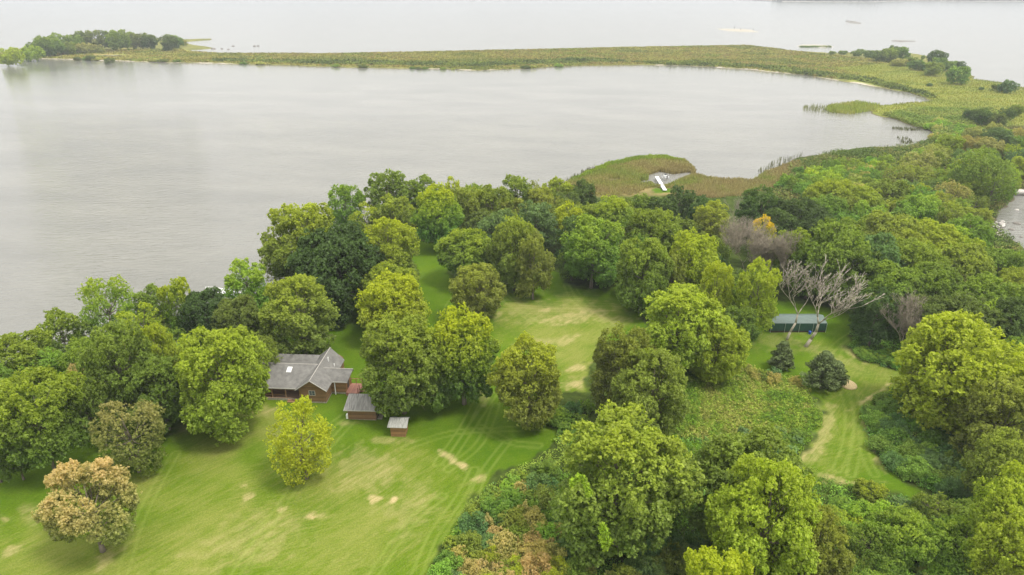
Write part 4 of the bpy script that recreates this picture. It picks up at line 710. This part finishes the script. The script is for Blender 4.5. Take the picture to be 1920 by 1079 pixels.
ground_stuff('undergrowth', 'low scrub along the scrubby shore and neck at right', 'undergrowth', U3, 20000, 9, 1.0, 1.5, .34, [(.10, .15, .035), (.14, .19, .04), (.22, .21, .07), (.17, .22, .05), (.18, .17, .06)], 54, patch=14)
SPITP = wpoly([(-30, 104), (60, 97), (340, 92), (350, 97), (600, 101), (1000, 93), (1400, 85), (1500, 97), (1620, 110), (1680, 118), (1560, 128), (1620, 140), (1560, 148), (1400, 130), (1200, 122), (1050, 125), (900, 133), (500, 122), (0, 109)])
ground_stuff('marsh_scrub', 'olive marsh grass and low scrub covering the long spit', 'marsh', SPITP, 42000, 5, 1.5, .9, .75, [(0.155, 0.186, 0.037), (0.232, 0.232, 0.050), (0.295, 0.279, 0.068), (0.248, 0.202, 0.062), (0.202, 0.232, 0.043)], 55, clear=2.2, patch=30)
SP2 = wpoly([(1230, 121), (1400, 127), (1610, 152), (1730, 180), (1760, 188), (1740, 176), (1640, 150), (1480, 128), (1300, 116), (1100, 118), (900, 126), (600, 121), (400, 116), (400, 112), (900, 119), (1100, 110)])
ground_stuff('shore_scrub', 'darker green scrub strip along the near bank of the spit', 'scrub', SP2, 6500, 5, 1.5, 1.8, 1.1, [(0.084, 0.119, 0.028), (0.126, 0.168, 0.034), (0.168, 0.210, 0.039)], 56, clear=2, patch=16)
BAY = wpoly([(1650, 217), (1712, 205), (1860, 205), (1900, 240), (1830, 262), (1750, 262), (1745, 248), (1690, 230)])
ground_stuff('bank_scrub', 'bright leafy scrub at the head of the bay', 'scrub', BAY, 12000, 8, 1.1, 1.5, .40, [(.15, .22, .04), (.20, .27, .05), (.25, .28, .065), (.17, .22, .04)], 57, clear=1, patch=14)
RD = [(.27, .32, .075), (.31, .32, .085), (.37, .33, .12), (.32, .27, .11)]
reeds('reed_bed', 'brown and green reeds ringing the pool by the white dock', wpoly([(1040, 356), (1100, 321), (1190, 295), (1240, 293), (1290, 302), (1306, 322), (1330, 334), (1290, 350), (1226, 352), (1180, 366), (1060, 372)]), 52000, 61, 1.25, .09, RD, patch=14, clear=.25)
reeds('reed_bed', 'reddish brown reeds along the shore right of the white dock', wpoly([(1262, 352), (1330, 333), (1408, 338), (1440, 322), (1500, 300), (1480, 345), (1400, 368), (1330, 372), (1262, 364)]), 26000, 62, 1.3, .09, [(.29, .34, .08), (.35, .31, .12), (.37, .30, .13)], patch=14, clear=-.5)
reeds('reed_bed', 'bright green reed edge on the lake side of the reed bed', wpoly([(1072, 337), (1140, 306), (1190, 296), (1240, 293), (1285, 303), (1240, 300), (1190, 303), (1140, 315), (1090, 336)]), 9000, 63, 1.5, .09, [(0.289, 0.391, 0.041), (0.221, 0.323, 0.041)], clear=-.5)
reeds('reed_bed', 'light green reed tongue reaching into the right hand bay', wpoly([(1560, 197), (1608, 191), (1650, 197), (1640, 206), (1596, 213), (1560, 210), (1545, 204)]), 3800, 64, 1.7, .12, [(0.300, 0.360, 0.060), (0.360, 0.375, 0.084)], clear=-1e9)
reeds('reed_fringe', 'sparse reeds standing in the bay water left of the reed tongue', wpoly([(1505, 198), (1560, 196), (1570, 212), (1506, 206)]), 300, 65, 1.6, .10, [(.20, .22, .06)], clear=-1e9)
reeds('reed_fringe', 'sparse reed clumps in shallow water at the head of the bay', wpoly([(1675, 237), (1725, 240), (1730, 244), (1690, 243), (1672, 240)]), 170, 66, .9, .14, [(.12, .13, .05)], clear=-1e9)
reeds('reed_fringe', 'thin dark reed clumps in shallow water below the bay head', wpoly([(1682, 255), (1702, 256), (1715, 268), (1690, 268)]), 110, 67, .8, .14, [(.12, .13, .05)], clear=-1e9)
reeds('reed_fringe', 'sparse reeds in the lake left of the reed bed', wpoly([(1040, 345), (1100, 316), (1150, 300), (1150, 306), (1100, 324), (1045, 352)]), 260, 68, 1.2, .08, [(.14, .15, .06)], clear=-1e9)
reeds('reed_fringe', 'sparse reeds in the lake off the scrubby shore', wpoly([(1420, 318), (1460, 296), (1505, 288), (1510, 297), (1460, 314), (1430, 328)]), 200, 69, 1.3, .09, [(.14, .15, .06)], clear=-1e9)
reeds('meadow_grass', 'yellow-green meadow grass on the neck at upper right', MEADOW, 60000, 70, .7, .16, [(0.259, 0.292, 0.045), (0.324, 0.324, 0.067), (0.216, 0.259, 0.045)], patch=30, clear=1, zb=-.2)

# ------------------------------------------------------------------ cabin
cab = empty('log_cabin', (-31.25, 91.0, 0), math.radians(-3.4)); tag(cab, 'brown log cabin with grey cross-gabled shingle roof, porch and red deck', 'cabin')
def gable_y(mb, x0, x1, y0, y1, ze, zr): mb.prism([(x0, .25), (x1, .25), (x1, ze), ((x0+x1)/2, zr), (x0, ze)], y0, y1, 'y')
def gable_x(mb, y0, y1, x0, x1, ze, zr, yr=None): yr = (y0+y1)/2 if yr is None else yr; mb.prism([(y0, .25), (y1, .25), (y1, ze), (yr, zr), (y0, ze)], x0, x1, 'x')
mb = MB(); gable_y(mb, -2.1, 2.1, 0, 10, 2.62, 4.05); mb.build('gable_wing', M['log'], cab)
mb = MB(); gable_x(mb, 2.5, 7.0, -10.4, -2.103, 2.85, 4.02, 4.6); mb.build('main_wing', M['log'], cab)
mb = MB(); gable_x(mb, 7.003, 9.8, -9.8, -2.103, 2.35, 3.5, 8.5); mb.build('rear_wing', M['log'], cab)
mb = MB(); gable_x(mb, 2.9, 5.6, 2.103, 4.5, 2.5, 3.55, 4.3); mb.build('east_wing', M['log_orange_lit'], cab)
t = .09
cr_ = MB()   # cross wing roof, apex pushed out over the rear gable
cr_.slab([(-2.55, -.45, 2.50), (0, -.45, 4.30), (0, 10.2, 4.30), (-2.55, 9.3, 2.50)], t); cr_.slab([(0, -.45, 4.302), (2.55, -.45, 2.502), (2.55, 9.3, 2.502), (0, 10.2, 4.302)], t)
cr_.build('roof', M['shake'], cab)
mr_ = MB(); mr_.slab([(-10.9, .25, 2.38), (-1.9, .25, 2.38), (-.35, 4.6, 4.24), (-10.9, 4.6, 4.24)], t); mr_.slab([(-10.9, 4.602, 4.242), (-.35, 4.602, 4.242), (-1.6, 7.0, 3.25), (-10.9, 7.0, 3.25)], t); mr_.build('roof', M['shake'], cab)
rr_ = MB(); rr_.slab([(-9.9, 6.6, 2.93), (-1.6, 6.6, 2.93), (-1.2, 8.5, 3.78), (-8.8, 8.5, 3.78)], t); rr_.slab([(-8.8, 8.502, 3.782), (-1.2, 8.502, 3.782), (-2.0, 10.3, 2.45), (-10.2, 10.3, 2.45)], t); rr_.slab([(-9.902, 6.6, 2.932), (-8.802, 8.5, 3.782), (-10.3, 10.2, 2.45), (-10.5, 7.2, 2.45)], t); rr_.build('roof', M['shake'], cab)
er_ = MB(); er_.slab([(1.3, 2.45, 2.46), (4.95, 2.45, 2.46), (5.5, 4.3, 3.80), (.6, 4.3, 3.80)], t); er_.slab([(.6, 4.302, 3.802), (5.5, 4.302, 3.802), (4.95, 6.0, 2.46), (1.3, 6.0, 2.46)], t); er_.build('roof', M['shake'], cab)
# fascias, ridge caps
for (p0, p1) in (((-2.55, -.48, 2.43), (0, -.48, 4.23)), ((0, -.48, 4.23), (2.55, -.48, 2.43))):
    f = MB(); f.tube(p0, p1, .075, .075, 4); f.build('fascia', M['fascia'], cab)
MB().box(-10.9, -2.56, .17, .246, 2.22, 2.37).build('gutter', M['fascia'], cab)
MB().box(1.9, 4.95, 2.36, 2.446, 2.32, 2.45).build('gutter', M['fascia'], cab)
rc = MB(); rc.tube((0, -.45, 4.31), (0, 10.2, 4.31), .07, .07, 5); rc.tube((-10.9, 4.6, 4.25), (-.3, 4.6, 4.25), .07, .07, 5); rc.tube((.6, 4.3, 3.81), (5.5, 4.3, 3.81), .06, .06, 5); rc.build('ridge_cap', M['fascia'], cab)
# skylight, vents
sl = MB(); sl.slab([(-5.0, 3.0, 3.66), (-4.25, 3.0, 3.66), (-4.25, 3.95, 4.06), (-5.0, 3.95, 4.06)], .12); sk = sl.build('skylight', M['white'], cab)
MB().slab([(-4.93, 3.08, 3.705), (-4.32, 3.08, 3.705), (-4.32, 3.88, 4.045), (-4.93, 3.88, 4.045)], .02).build('pane', M['skyglass'], sk)
MB().tube((.75, 6.6, 3.6), (.75, 6.6, 4.5), .09, .09, 8).build('vent_pipe', M['white'], cab); MB().tube((1.75, 6.3, 2.9), (1.75, 6.3, 3.45), .08, .08, 8).build('vent_pipe', M['white'], cab)
def window(parent, x0, x1, z0, z1, y, nm='window'):
    fr = MB(); w_ = .09
    fr.box(x0-w_, x1+w_, y-.05, y-.002, z1, z1+w_); fr.box(x0-w_, x1+w_, y-.05, y-.002, z0-w_, z0); fr.box(x0-w_, x0, y-.05, y-.002, z0, z1); fr.box(x1, x1+w_, y-.05, y-.002, z0, z1); fr.box((x0+x1)/2-.025, (x0+x1)/2+.025, y-.045, y-.002, z0, z1); fr.box(x0, (x0+x1)/2-.025, y-.043, y-.002, (z0+z1)/2-.02, (z0+z1)/2+.02); fr.box((x0+x1)/2+.025, x1, y-.043, y-.002, (z0+z1)/2-.02, (z0+z1)/2+.02)
    f = fr.build(nm, M['fascia'], parent); MB().box(x0+.003, x1-.003, y-.025, y-.004, z0+.003, z1-.003).build('pane', M['darkglass'], f); return f
window(cab, -.45, .40, 1.45, 2.15, 0)
window(cab, -7.6, -6.6, 1.1, 2.1, 2.5); window(cab, -5.2, -4.4, 1.1, 2.1, 2.5)
dr = MB().box(-3.6, -2.7, 2.44, 2.497, .45, 2.4).build('door', M['dark'], cab); MB().box(-2.85, -2.78, 2.40, 2.437, 1.35, 1.42).build('handle', M['alu'], dr)
# porch
MB().box(-10.6, -2.12, .45, 2.49, .28, .42).build('porch_floor', M['porch'], cab); MB().box(-10.6, -2.12, .40, .447, .0, .40).build('porch_skirt', M['stone'], cab)
for x in (-10.3, -8.9, -6.7, -4.5): MB().box(x-.08, x+.08, .52, .68, .42, 2.42).build('porch_post', M['post'], cab)
MB().box(-10.6, -2.12, .53, .67, 2.22, 2.36).build('porch_beam', M['post'], cab)
MB().box(-10.2, -4.6, .56, .62, .86, .93).build('porch_rail', M['post'], cab)
st = MB(); st.box(-4.2, -3.0, .10, .39, .0, .27); st.box(-4.2, -3.0, -.2, .097, .0, .14); st.build('porch_step', M['post'], cab)
fd = MB(); fd.box(-2.06, 2.06, .03, 9.96, -.15, .247); fd.box(-10.3, -2.11, 2.55, 9.6, -.15, .247); fd.box(2.11, 4.45, 2.95, 5.55, -.15, .247); fd.build('foundation', M['stone'], cab)
MB().box(2.75, 2.87, 2.5, 2.62, 0, 2.37).build('downpipe', M['white'], cab)
ew = MB(); ew.box(4.503, 4.54, 3.6, 4.5, .45, 2.3); ew.build('side_door', M['dark'], cab)
# red deck
dk = MB(); dk.box(4.55, 6.55, 2.4, 5.3, .38, .50); d_ = dk.build('deck', M['deck'], cab)
sk_ = MB(); sk_.box(4.56, 6.5, 2.36, 2.397, 0, .46); sk_.box(6.553, 6.59, 2.4, 5.3, .0, .46); sk_.build('deck_skirt', M['deck'], cab)
rl = MB()
for (x, y) in ((6.48, 2.5), (6.48, 3.4), (6.48, 5.2), (5.5, 5.2), (4.65, 5.2)): rl.box(x-.05, x+.05, y-.05, y+.05, .5, 1.4)
rl.box(6.44, 6.52, 2.5, 3.4, 1.403, 1.46); rl.box(6.44, 6.52, 4.6, 5.25, 1.403, 1.46); rl.box(4.65, 6.43, 5.16, 5.24, 1.403, 1.46); rl.box(6.45, 6.51, 2.56, 3.34, .85, .9); rl.build('deck_railing', M['deck'], cab)
ds = MB(); ds.box(6.6, 6.95, 3.5, 4.5, 0, .36); ds.box(6.953, 7.3, 3.5, 4.5, 0, .22); ds.box(7.303, 7.6, 3.5, 4.5, 0, .1); ds.build('deck_steps', M['deck'], cab)

# ------------------------------------------------------------------ shed and outhouse
sh_ = empty('shed', (-22.6, 86.3, 0), math.radians(-2.5)); tag(sh_, 'small brown log shed with weathered grey roof right of the cabin', 'shed')
mb = MB(); mb.prism([(0, .12), (3.6, .12), (3.6, 2.15), (2.0, 3.15), (0, 2.15)], -2.15, 2.15, 'x'); mb.build('wall', M['log'], sh_)
rf = MB(); rf.slab([(-2.6, -.45, 2.02), (2.65, -.45, 2.02), (2.6, 2.0, 3.36), (-2.3, 2.0, 3.36)], .1); rf.slab([(-2.3, 2.002, 3.362), (2.6, 2.002, 3.362), (2.55, 4.0, 2.1), (-2.3, 4.0, 2.1)], .1); rf.build('roof', M['oldroof'], sh_)
MB().box(-2.6, 2.65, -.5, -.455, 1.88, 2.02).build('gutter', M['fascia'], sh_)
for x in (-1.1, 1.1): f = MB().box(x-.5, x+.5, -.045, -.003, 1.72, 2.0).build('window', M['fascia'], sh_); MB().box(x-.43, x+.43, -.06, -.048, 1.77, 1.95).build('pane', M['darkglass'], f)
MB().box(2.153, 2.2, .8, 1.9, .15, 2.0).build('door', M['dark'], sh_); MB().box(2.203, 2.9, 1.9, 1.96, .15, 2.0).build('open_door', M['white'], sh_)
MB().box(-2.1, 2.1, .03, 3.55, -.1, .118).build('foundation', M['stone'], sh_); MB().box(2.22, 2.9, .3, 1.8, -.05, .1).build('door_step', M['stone'], sh_)
MB().box(-2.5, -2.18, .1, .6, 0, .75).build('gas_meter', M['white'], sh_)
oh = empty('outhouse', (-16.55, 82.1, 0), math.radians(-3)); tag(oh, 'tiny brown wooden outhouse with pale mossy roof on the lawn', 'outhouse')
mb = MB(); mb.prism([(0, .05), (1.9, .05), (1.9, 2.0), (1.0, 2.5), (0, 1.95)], -1.08, 1.08, 'x'); mb.build('wall', M['log_orange_lit'], oh)
rf = MB(); rf.slab([(-1.42, -.35, 1.86), (1.45, -.35, 1.86), (1.5, 1.0, 2.68), (-1.25, 1.0, 2.68)], .08); rf.slab([(-1.25, 1.002, 2.682), (1.5, 1.002, 2.682), (1.4, 2.2, 2.0), (-1.25, 2.2, 2.0)], .08); rf.build('roof', M['mossroof'], oh)
d_ = MB().box(1.083, 1.12, .55, 1.3, .15, 1.85).build('door', M['log_orange_lit'], oh); MB().box(1.123, 1.16, .62, .68, 1.0, 1.1).build('handle', M['dark'], oh)
MB().box(-1.05, 1.05, .04, 1.86, -.1, .047).build('base', M['dark'], oh)
# ------------------------------------------------------------------ green shelter
gs = empty('canvas_shelter', (54.2, 114.8, 0), math.radians(.0)); tag(gs, 'long low shelter with green canvas roof behind the dead trees', 'shelter')
top = MB(); top.slab([(-5.35, 0, 1.95), (5.15, 0, 1.95), (5.0, 2.0, 2.75), (-4.8, 2.0, 2.75)], .05); top.slab([(-4.8, 2.002, 2.752), (5.0, 2.002, 2.752), (5.1, 4.2, 1.9), (-5.3, 4.2, 1.9)], .05); top.build('roof', M['tarp_top'], gs)
sd_ = MB(); sd_.slab([(-5.36, -.03, 1.92), (-5.36, .01, 1.92), (5.16, .01, 1.92), (5.16, -.03, 1.92)], 1.5)
sd_.prism([(0.02, .4), (4.15, .4), (4.15, 1.88), (2.0, 2.66), (.02, 1.88)], 5.05, 5.12, 'x'); sd_.prism([(0.02, .4), (4.15, .4), (4.15, 1.88), (2.0, 2.66), (.02, 1.88)], -5.3, -5.23, 'x'); sd_.build('side_curtain', M['tarp_side'], gs)
MB().box(-5.25, 5.05, .05, 4.1, 0, .36).build('base', M['dark'], gs)  # solid dark block painting the shaded gap below the curtain
for x in (-5.35, -2.7, 0, 2.6, 5.1): MB().tube((x, -.08, 0), (x, -.08, 1.93), .035, .035, 6).build('post', M['alu'], gs)
bl = MB(); bl.tube((56.1, 114.2, 0), (56.1, 114.2, .55), .26, .28, 12); bl.tube((56.1, 114.2, .55), (56.1, 114.2, .62), .29, .22, 12); tag(bl.build('tub', M['blue']), 'small blue tub on the grass in front of the green shelter', 'tub')
# ------------------------------------------------------------------ mound, dock, boat lift, boats
def blob(name, x, y, z, rx, ry, rz_, matk, seed, label=None, cat=None, group=None):
    bm = bmesh.new(); bmesh.ops.create_icosphere(bm, subdivisions=3, radius=1); rs = random.Random(seed); off = [Vector((rs.uniform(-1, 1), rs.uniform(-1, 1), rs.uniform(-1, 1))).normalized() for _ in range(9)]
    for v in bm.verts:
        k = 1+sum(.12*max(0, v.co.dot(o_))**3 for o_ in off)-sum(.10*max(0, v.co.dot(-o_))**4 for o_ in off[:5]); v.co = Vector((v.co.x*rx*k, v.co.y*ry*k, v.co.z*rz_*k))
    me = bpy.data.meshes.new(name); bm.to_mesh(me); bm.free(); o = link(name, me, M[matk]); o.location = (x, y, z); tag(o, label, cat, group); return o
x, y, _ = at(1590, 721); blob('grass_pile', x, y, .0, 1.2, 1.3, .42, 'hay', 4, 'tan heap of dry clippings beside the spreading pine', 'heap')
dx0 = at(1247, 358, .3); dx1 = at(1231, 332, .3); dk = empty('dock', (dx0[0], dx0[1], .25)); tag(dk, 'white dock running from the grass into the reed pool', 'dock')
v = Vector((dx1[0]-dx0[0], dx1[1]-dx0[1], 0)); ln = v.length; dk.rotation_euler = (0, 0, math.atan2(v.y, v.x)-math.pi/2)
MB().box(-.58, .58, 0, ln, .12, .27).build('walkway', M['white'], dk)
for k in range(5):
    for s in (-.62, .62): MB().tube((s, 1+k*(ln-2)/4, -1.5), (s, 1+k*(ln-2)/4, .45), .05, .05, 6).build('post', M['alu'], dk)
lx, ly, _ = at(1244, 338, ZW); bl = empty('boat_lift', (lx+.6, ly, ZW)); tag(bl, 'grey metal boat lift standing beside the white dock', 'boat lift')
for sx in (-1.1, 1.1):
    for sy in (-1.4, 1.4): MB().tube((sx, sy, -.5), (sx, sy, 2.0), .06, .06, 6).build('post', M['alu'], bl)
fr = MB(); fr.box(-1.1, 1.1, -1.45, -1.35, 1.0, 1.1); fr.box(-1.1, 1.1, 1.35, 1.45, 1.0, 1.1); fr.box(-1.15, -1.05, -1.34, 1.34, 1.0, 1.1); fr.box(1.05, 1.15, -1.34, 1.34, 1.0, 1.1); fr.build('frame', M['alu'], bl)
def boat(x, y, z, rz, Ls, Wd, label, ht=.7):
    o = empty('boat', (x, y, z), rz); tag(o, label, 'boat'); V = []; Fc = []; ns = 9
    for i in range(ns):
        t = i/(ns-1); wv = Wd/2*(1-max(0, (t-.45)/.55)**2.2)+.02; yy = (t-.5)*Ls; sheer = ht+.25*t*t
        V += [(-wv, yy, sheer), (-wv*.75, yy, .05), (0, yy, -.15+.3*t**4), (wv*.75, yy, .05), (wv, yy, sheer), (wv*.8, yy, sheer-.02), (wv*.6, yy, .2), (-wv*.6, yy, .2), (-wv*.8, yy, sheer-.02)]
    for i in range(ns-1):
        for k in range(9): a = i*9+k; b_ = i*9+(k+1) % 9; Fc.append([a, b_, b_+9, a+9])
    Fc.append(list(range(9))); Fc.append([(ns-1)*9+k for k in reversed(range(9))])
    mb = MB(); mb.v = V; mb.f = Fc; mb.build('hull', M['white'], o)
    MB().box(-Wd*.28, Wd*.28, -Ls*.18, -.02*Ls, .22, .62).build('seat', M['alu'], o); w_ = MB(); w_.slab([(-Wd*.33, Ls*.12, .8), (Wd*.33, Ls*.12, .8), (Wd*.28, Ls*.06, 1.25), (-Wd*.28, Ls*.06, 1.25)], .03); w_.build('windscreen', M['darkglass'], o)
    MB().box(-.2, .2, -Ls*.56, -Ls*.5, -.1, .9).build('outboard_motor', M['dark'], o); return o
x, y, _ = at(404, 549, ZW); boat(x, y, ZW, math.radians(70), 5.2, 2.0, 'white boat showing over the shore trees, left one of two')
x, y, _ = at(433, 553, ZW); boat(x, y, ZW, math.radians(60), 4.6, 1.9, 'white boat beside the round bright green tree, right one of two')
x, y, _ = at(1243, 338, ZW); boat(lx+.6, ly, ZW+.9, math.radians(10), 2.6, 1.1, 'tiny white boat resting on the boat lift', .5)
# rocks in the cove
rk = random.Random(5)
for i, (a, b_, s, nm) in enumerate([(1907, 420, 1.0, 'largest dark rock in the cove water'), (1878, 430, .8, None), (1876, 436, .55, None), (1897, 431, .7, None), (1906, 394, .6, None), (1891, 418, .3, None), (1885, 421, .3, None), (1915, 445, .5, None), (1901, 460, .4, None), (1918, 426, .4, None)]):
    x, y, _ = at(a, b_, ZW); blob('rock', x, y, ZW+.02, s, s*.8, s*.45, 'rock' if b_ != 394 else 'lightrock', i, nm or 'small dark rock poking out of the cove water', 'rock', None if nm else 'small rocks in the cove')
for i in range(26):
    a = rk.uniform(1850, 1882); b_ = 424+(a-1850)*-.25+rk.uniform(-5, 7); x, y, _ = at(a, b_); s = rk.uniform(.25, .6); blob('rock', x, y, -.35, s, s, s*.6, 'lightrock', 40+i, 'pale stone among the stones lining the cove beach', 'rock', 'stones on the cove beach')
x, y, _ = at(1914, 362); blob('boulder', x, y, .2, 2.2, 1.2, .9, 'lightrock', 90, 'large pale boulder at the right edge above the cove', 'boulder')

# ------------------------------------------------------------------ far reefs and far shore
def island(name, pts, z, matk, label=None, kind='structure', h=.5):
    P = wpoly(pts, ZW); cx = sum(p[0] for p in P)/len(P); cy = sum(p[1] for p in P)/len(P); mb = MB(); n0 = len(P); V = [(p[0], p[1], ZW-.3) for p in P]+[(cx+(p[0]-cx)*.8, cy+(p[1]-cy)*.8, ZW+h) for p in P]
    mb.v = V; mb.f = [[i, (i+1) % n0, n0+(i+1) % n0, n0+i] for i in range(n0)]+[[n0+i for i in range(n0)]]; o = mb.build(name, M[matk]); tag(o, label, kind=kind); return o
island('sandbar', [(1339, 54.0), (1350, 56.5), (1362, 58.6), (1390, 60.2), (1412, 60.8), (1429, 60.5), (1418, 58.4), (1412, 56.3), (1390, 54.4), (1360, 53.9)], 0, 'sand', h=.35)
island('sandbar', [(1583, 40.6), (1592, 39.4), (1606, 40.8), (1618, 44.2), (1612, 45.4), (1592, 43.6), (1588, 42)], 0, 'rock', h=.5)
island('sandbar', [(1490, 86.5), (1500, 84.6), (1530, 84.2), (1562, 86.3), (1566, 88.6), (1540, 89.4), (1508, 88)], 0, 'sand', h=.5)
island('sandbar', [(1668, 77), (1680, 76.2), (1720, 77.6), (1700, 78.2), (1690, 78.9)], 0, 'rock', h=.5)
for i, (a, b_) in enumerate([(1377, 53.5), (1388, 57.5), (1412, 57.5)]):
    x, y, _ = at(a, b_, ZW); p_ = MB().tube((0, 0, 0), (0, 0, 2.2), .35, .25, 6); p_.tube((0, 0, 2.2), (0, .1, 3.0), .45, .3, 6); o = p_.build('post', M['dark']); o.location = (x, y, ZW); tag(o, ['upright dark post at the back edge of the pale sandbar', 'upright dark post in the middle of the pale sandbar', 'upright dark post at the right end of the pale sandbar'][i], 'post')
for i, (a, b_, s) in enumerate([(401, 92, 2.4), (416, 92, 1.5), (428, 93, 1.3), (437, 87, 1.6), (478, 87, 1.7), (484, 86.6, 1.5), (1589, 40.5, 3), (1596, 41.2, 3)]):
    x, y, _ = at(a, b_, ZW); blob('rock', x, y, ZW, s, s, s*.45, 'rock', 200+i, 'dark rock barely breaking the lake surface beyond the island tip' if i < 6 else 'dark rock on the farthest rocky reef', 'rock', 'rocks off the island tip' if i < 6 else 'rocks on the far reef')
# far shore with its wood, about three kilometres away
fs = MB(); X0 = at(1400, 1, 0)[0]; xs = [1150+i*60 for i in range(60)]
near_e = [(x, 3180+90*math.sin(x*.004)+60*math.sin(x*.011+1)) for x in xs]
me_v = []; me_f = []
for i, (x, y) in enumerate(near_e): me_v += [(x, y, ZW-.5), (x, y+8, .8), (x, y+900, 3)]
for i in range(len(near_e)-1):
    a = i*3; me_f += [[a, a+3, a+4, a+1], [a+1, a+4, a+5, a+2]]
fs.v = me_v; fs.f = me_f; tag(fs.build('far_shore', M['stone']), kind='structure')
rs = np.random.RandomState(99); nn = 2600; xx = rs.rand(nn)*3500+1150; yy = 3195+90*np.sin(xx*.004)+60*np.sin(xx*.011+1)+rs.rand(nn)**1.5*120; hh = 7+9*fbm(xx, yy, 120, 3)
P = []; per = 26
g = rs.randn(nn, per, 3); g /= np.linalg.norm(g, axis=2, keepdims=True); P = np.stack([xx[:, None]+g[..., 0]*7, yy[:, None]+g[..., 1]*7, hh[:, None]*.55+g[..., 2]*hh[:, None]*.5], -1)
V, Qq = leaf_quads(P.reshape(-1, 3), g.reshape(-1, 3)+rs.randn(nn*per, 3)*.3, 3.6*(.6+.8*rs.rand(nn*per)), rs); c4 = np.concatenate([np.array([[.05, .075, .03]])*(.6+.8*rs.rand(nn*per, 1)), np.ones((nn*per, 1))], 1)
tag(link('far_wood', np_mesh('far_wood', V, Qq, cols={'col': ('FACE', c4)}), M['stuff']), 'dark wood lining the far shore at the top right', 'wood', kind='stuff')

# ------------------------------------------------------------------ labels: every plant gets its own
def nth(i, nn):
    names = ['leftmost', 'second', 'third', 'fourth', 'fifth', 'sixth', 'seventh', 'eighth', 'ninth', 'tenth', 'eleventh', 'twelfth', 'thirteenth', 'fourteenth', 'fifteenth', 'sixteenth']
    if i == 0: return 'leftmost'
    if i == nn-1: return 'rightmost'
    return (names[i] if i < 16 else str(i+1)+'th')+' from left'
groups = {}
for q in PLANTS:
    o, px, label, zone, col, kind, wpx, group, pos = q
    if label: o['label'] = label; continue
    if zone == 'auto':
        X, Y, R = pos
        zone = ('in the left shore grove' if px < 500 else 'between the clearing and the lake' if px < 1180 and Y > 120 else 'around the leafless grey tree' if px < 1545 and Y > 120 else 'near the bottom thicket' if px < 1600 else 'in the right hand wood' if Y > 120 else 'at the right edge')
    size = 'bush' if kind == 'bush' else 'tree'
    groups.setdefault((CNAME[col], size, zone), []).append(q)
for (cn_, size, zone), qs in groups.items():
    qs.sort(key=lambda q: proj(q[8][0], q[8][1], 5)[0]); nn = len(qs)
    for i, q in enumerate(qs):
        q[0]['label'] = f'{cn_} {size} {zone}' if nn == 1 else f'{cn_} {size} {zone}, {nth(i, nn)} of {nn}'
        q[0]['group'] = {'bush': 'bushes ', 'tree': 'trees '}[size]+zone

for gname in ('stones on the cove beach', 'small rocks in the cove', 'rocks off the island tip', 'rocks on the far reef'):
    qs = sorted([o for o in C.objects if o.get('group') == gname], key=lambda o: proj(*o.location)[0])
    for i, o in enumerate(qs): o['label'] = {'st': 'pale stone', 'sm': 'dark rock', 'ro': 'dark rock'}[gname[:2]]+' among the '+gname+f', {nth(i, len(qs))} of {len(qs)}'

# ------------------------------------------------------------------ air
hz = MB().box(-6600, 6600, -320, 6300, -3.2, 62).build('haze', None); hz.data.materials.clear()
m, n, l, o = mat('haze'); pv = n.new('ShaderNodeVolumePrincipled'); pv.inputs['Color'].default_value = (.88, .93, 1, 1); pv.inputs['Density'].default_value = .00020; pv.inputs['Anisotropy'].default_value = .2; l.new(pv.outputs[0], o.inputs['Volume'])
hz.data.materials.append(m); tag(hz, 'thin pale haze over the lake', 'haze', kind='stuff')
print('plants', len(PLANTS), 'protos', len(PROT))
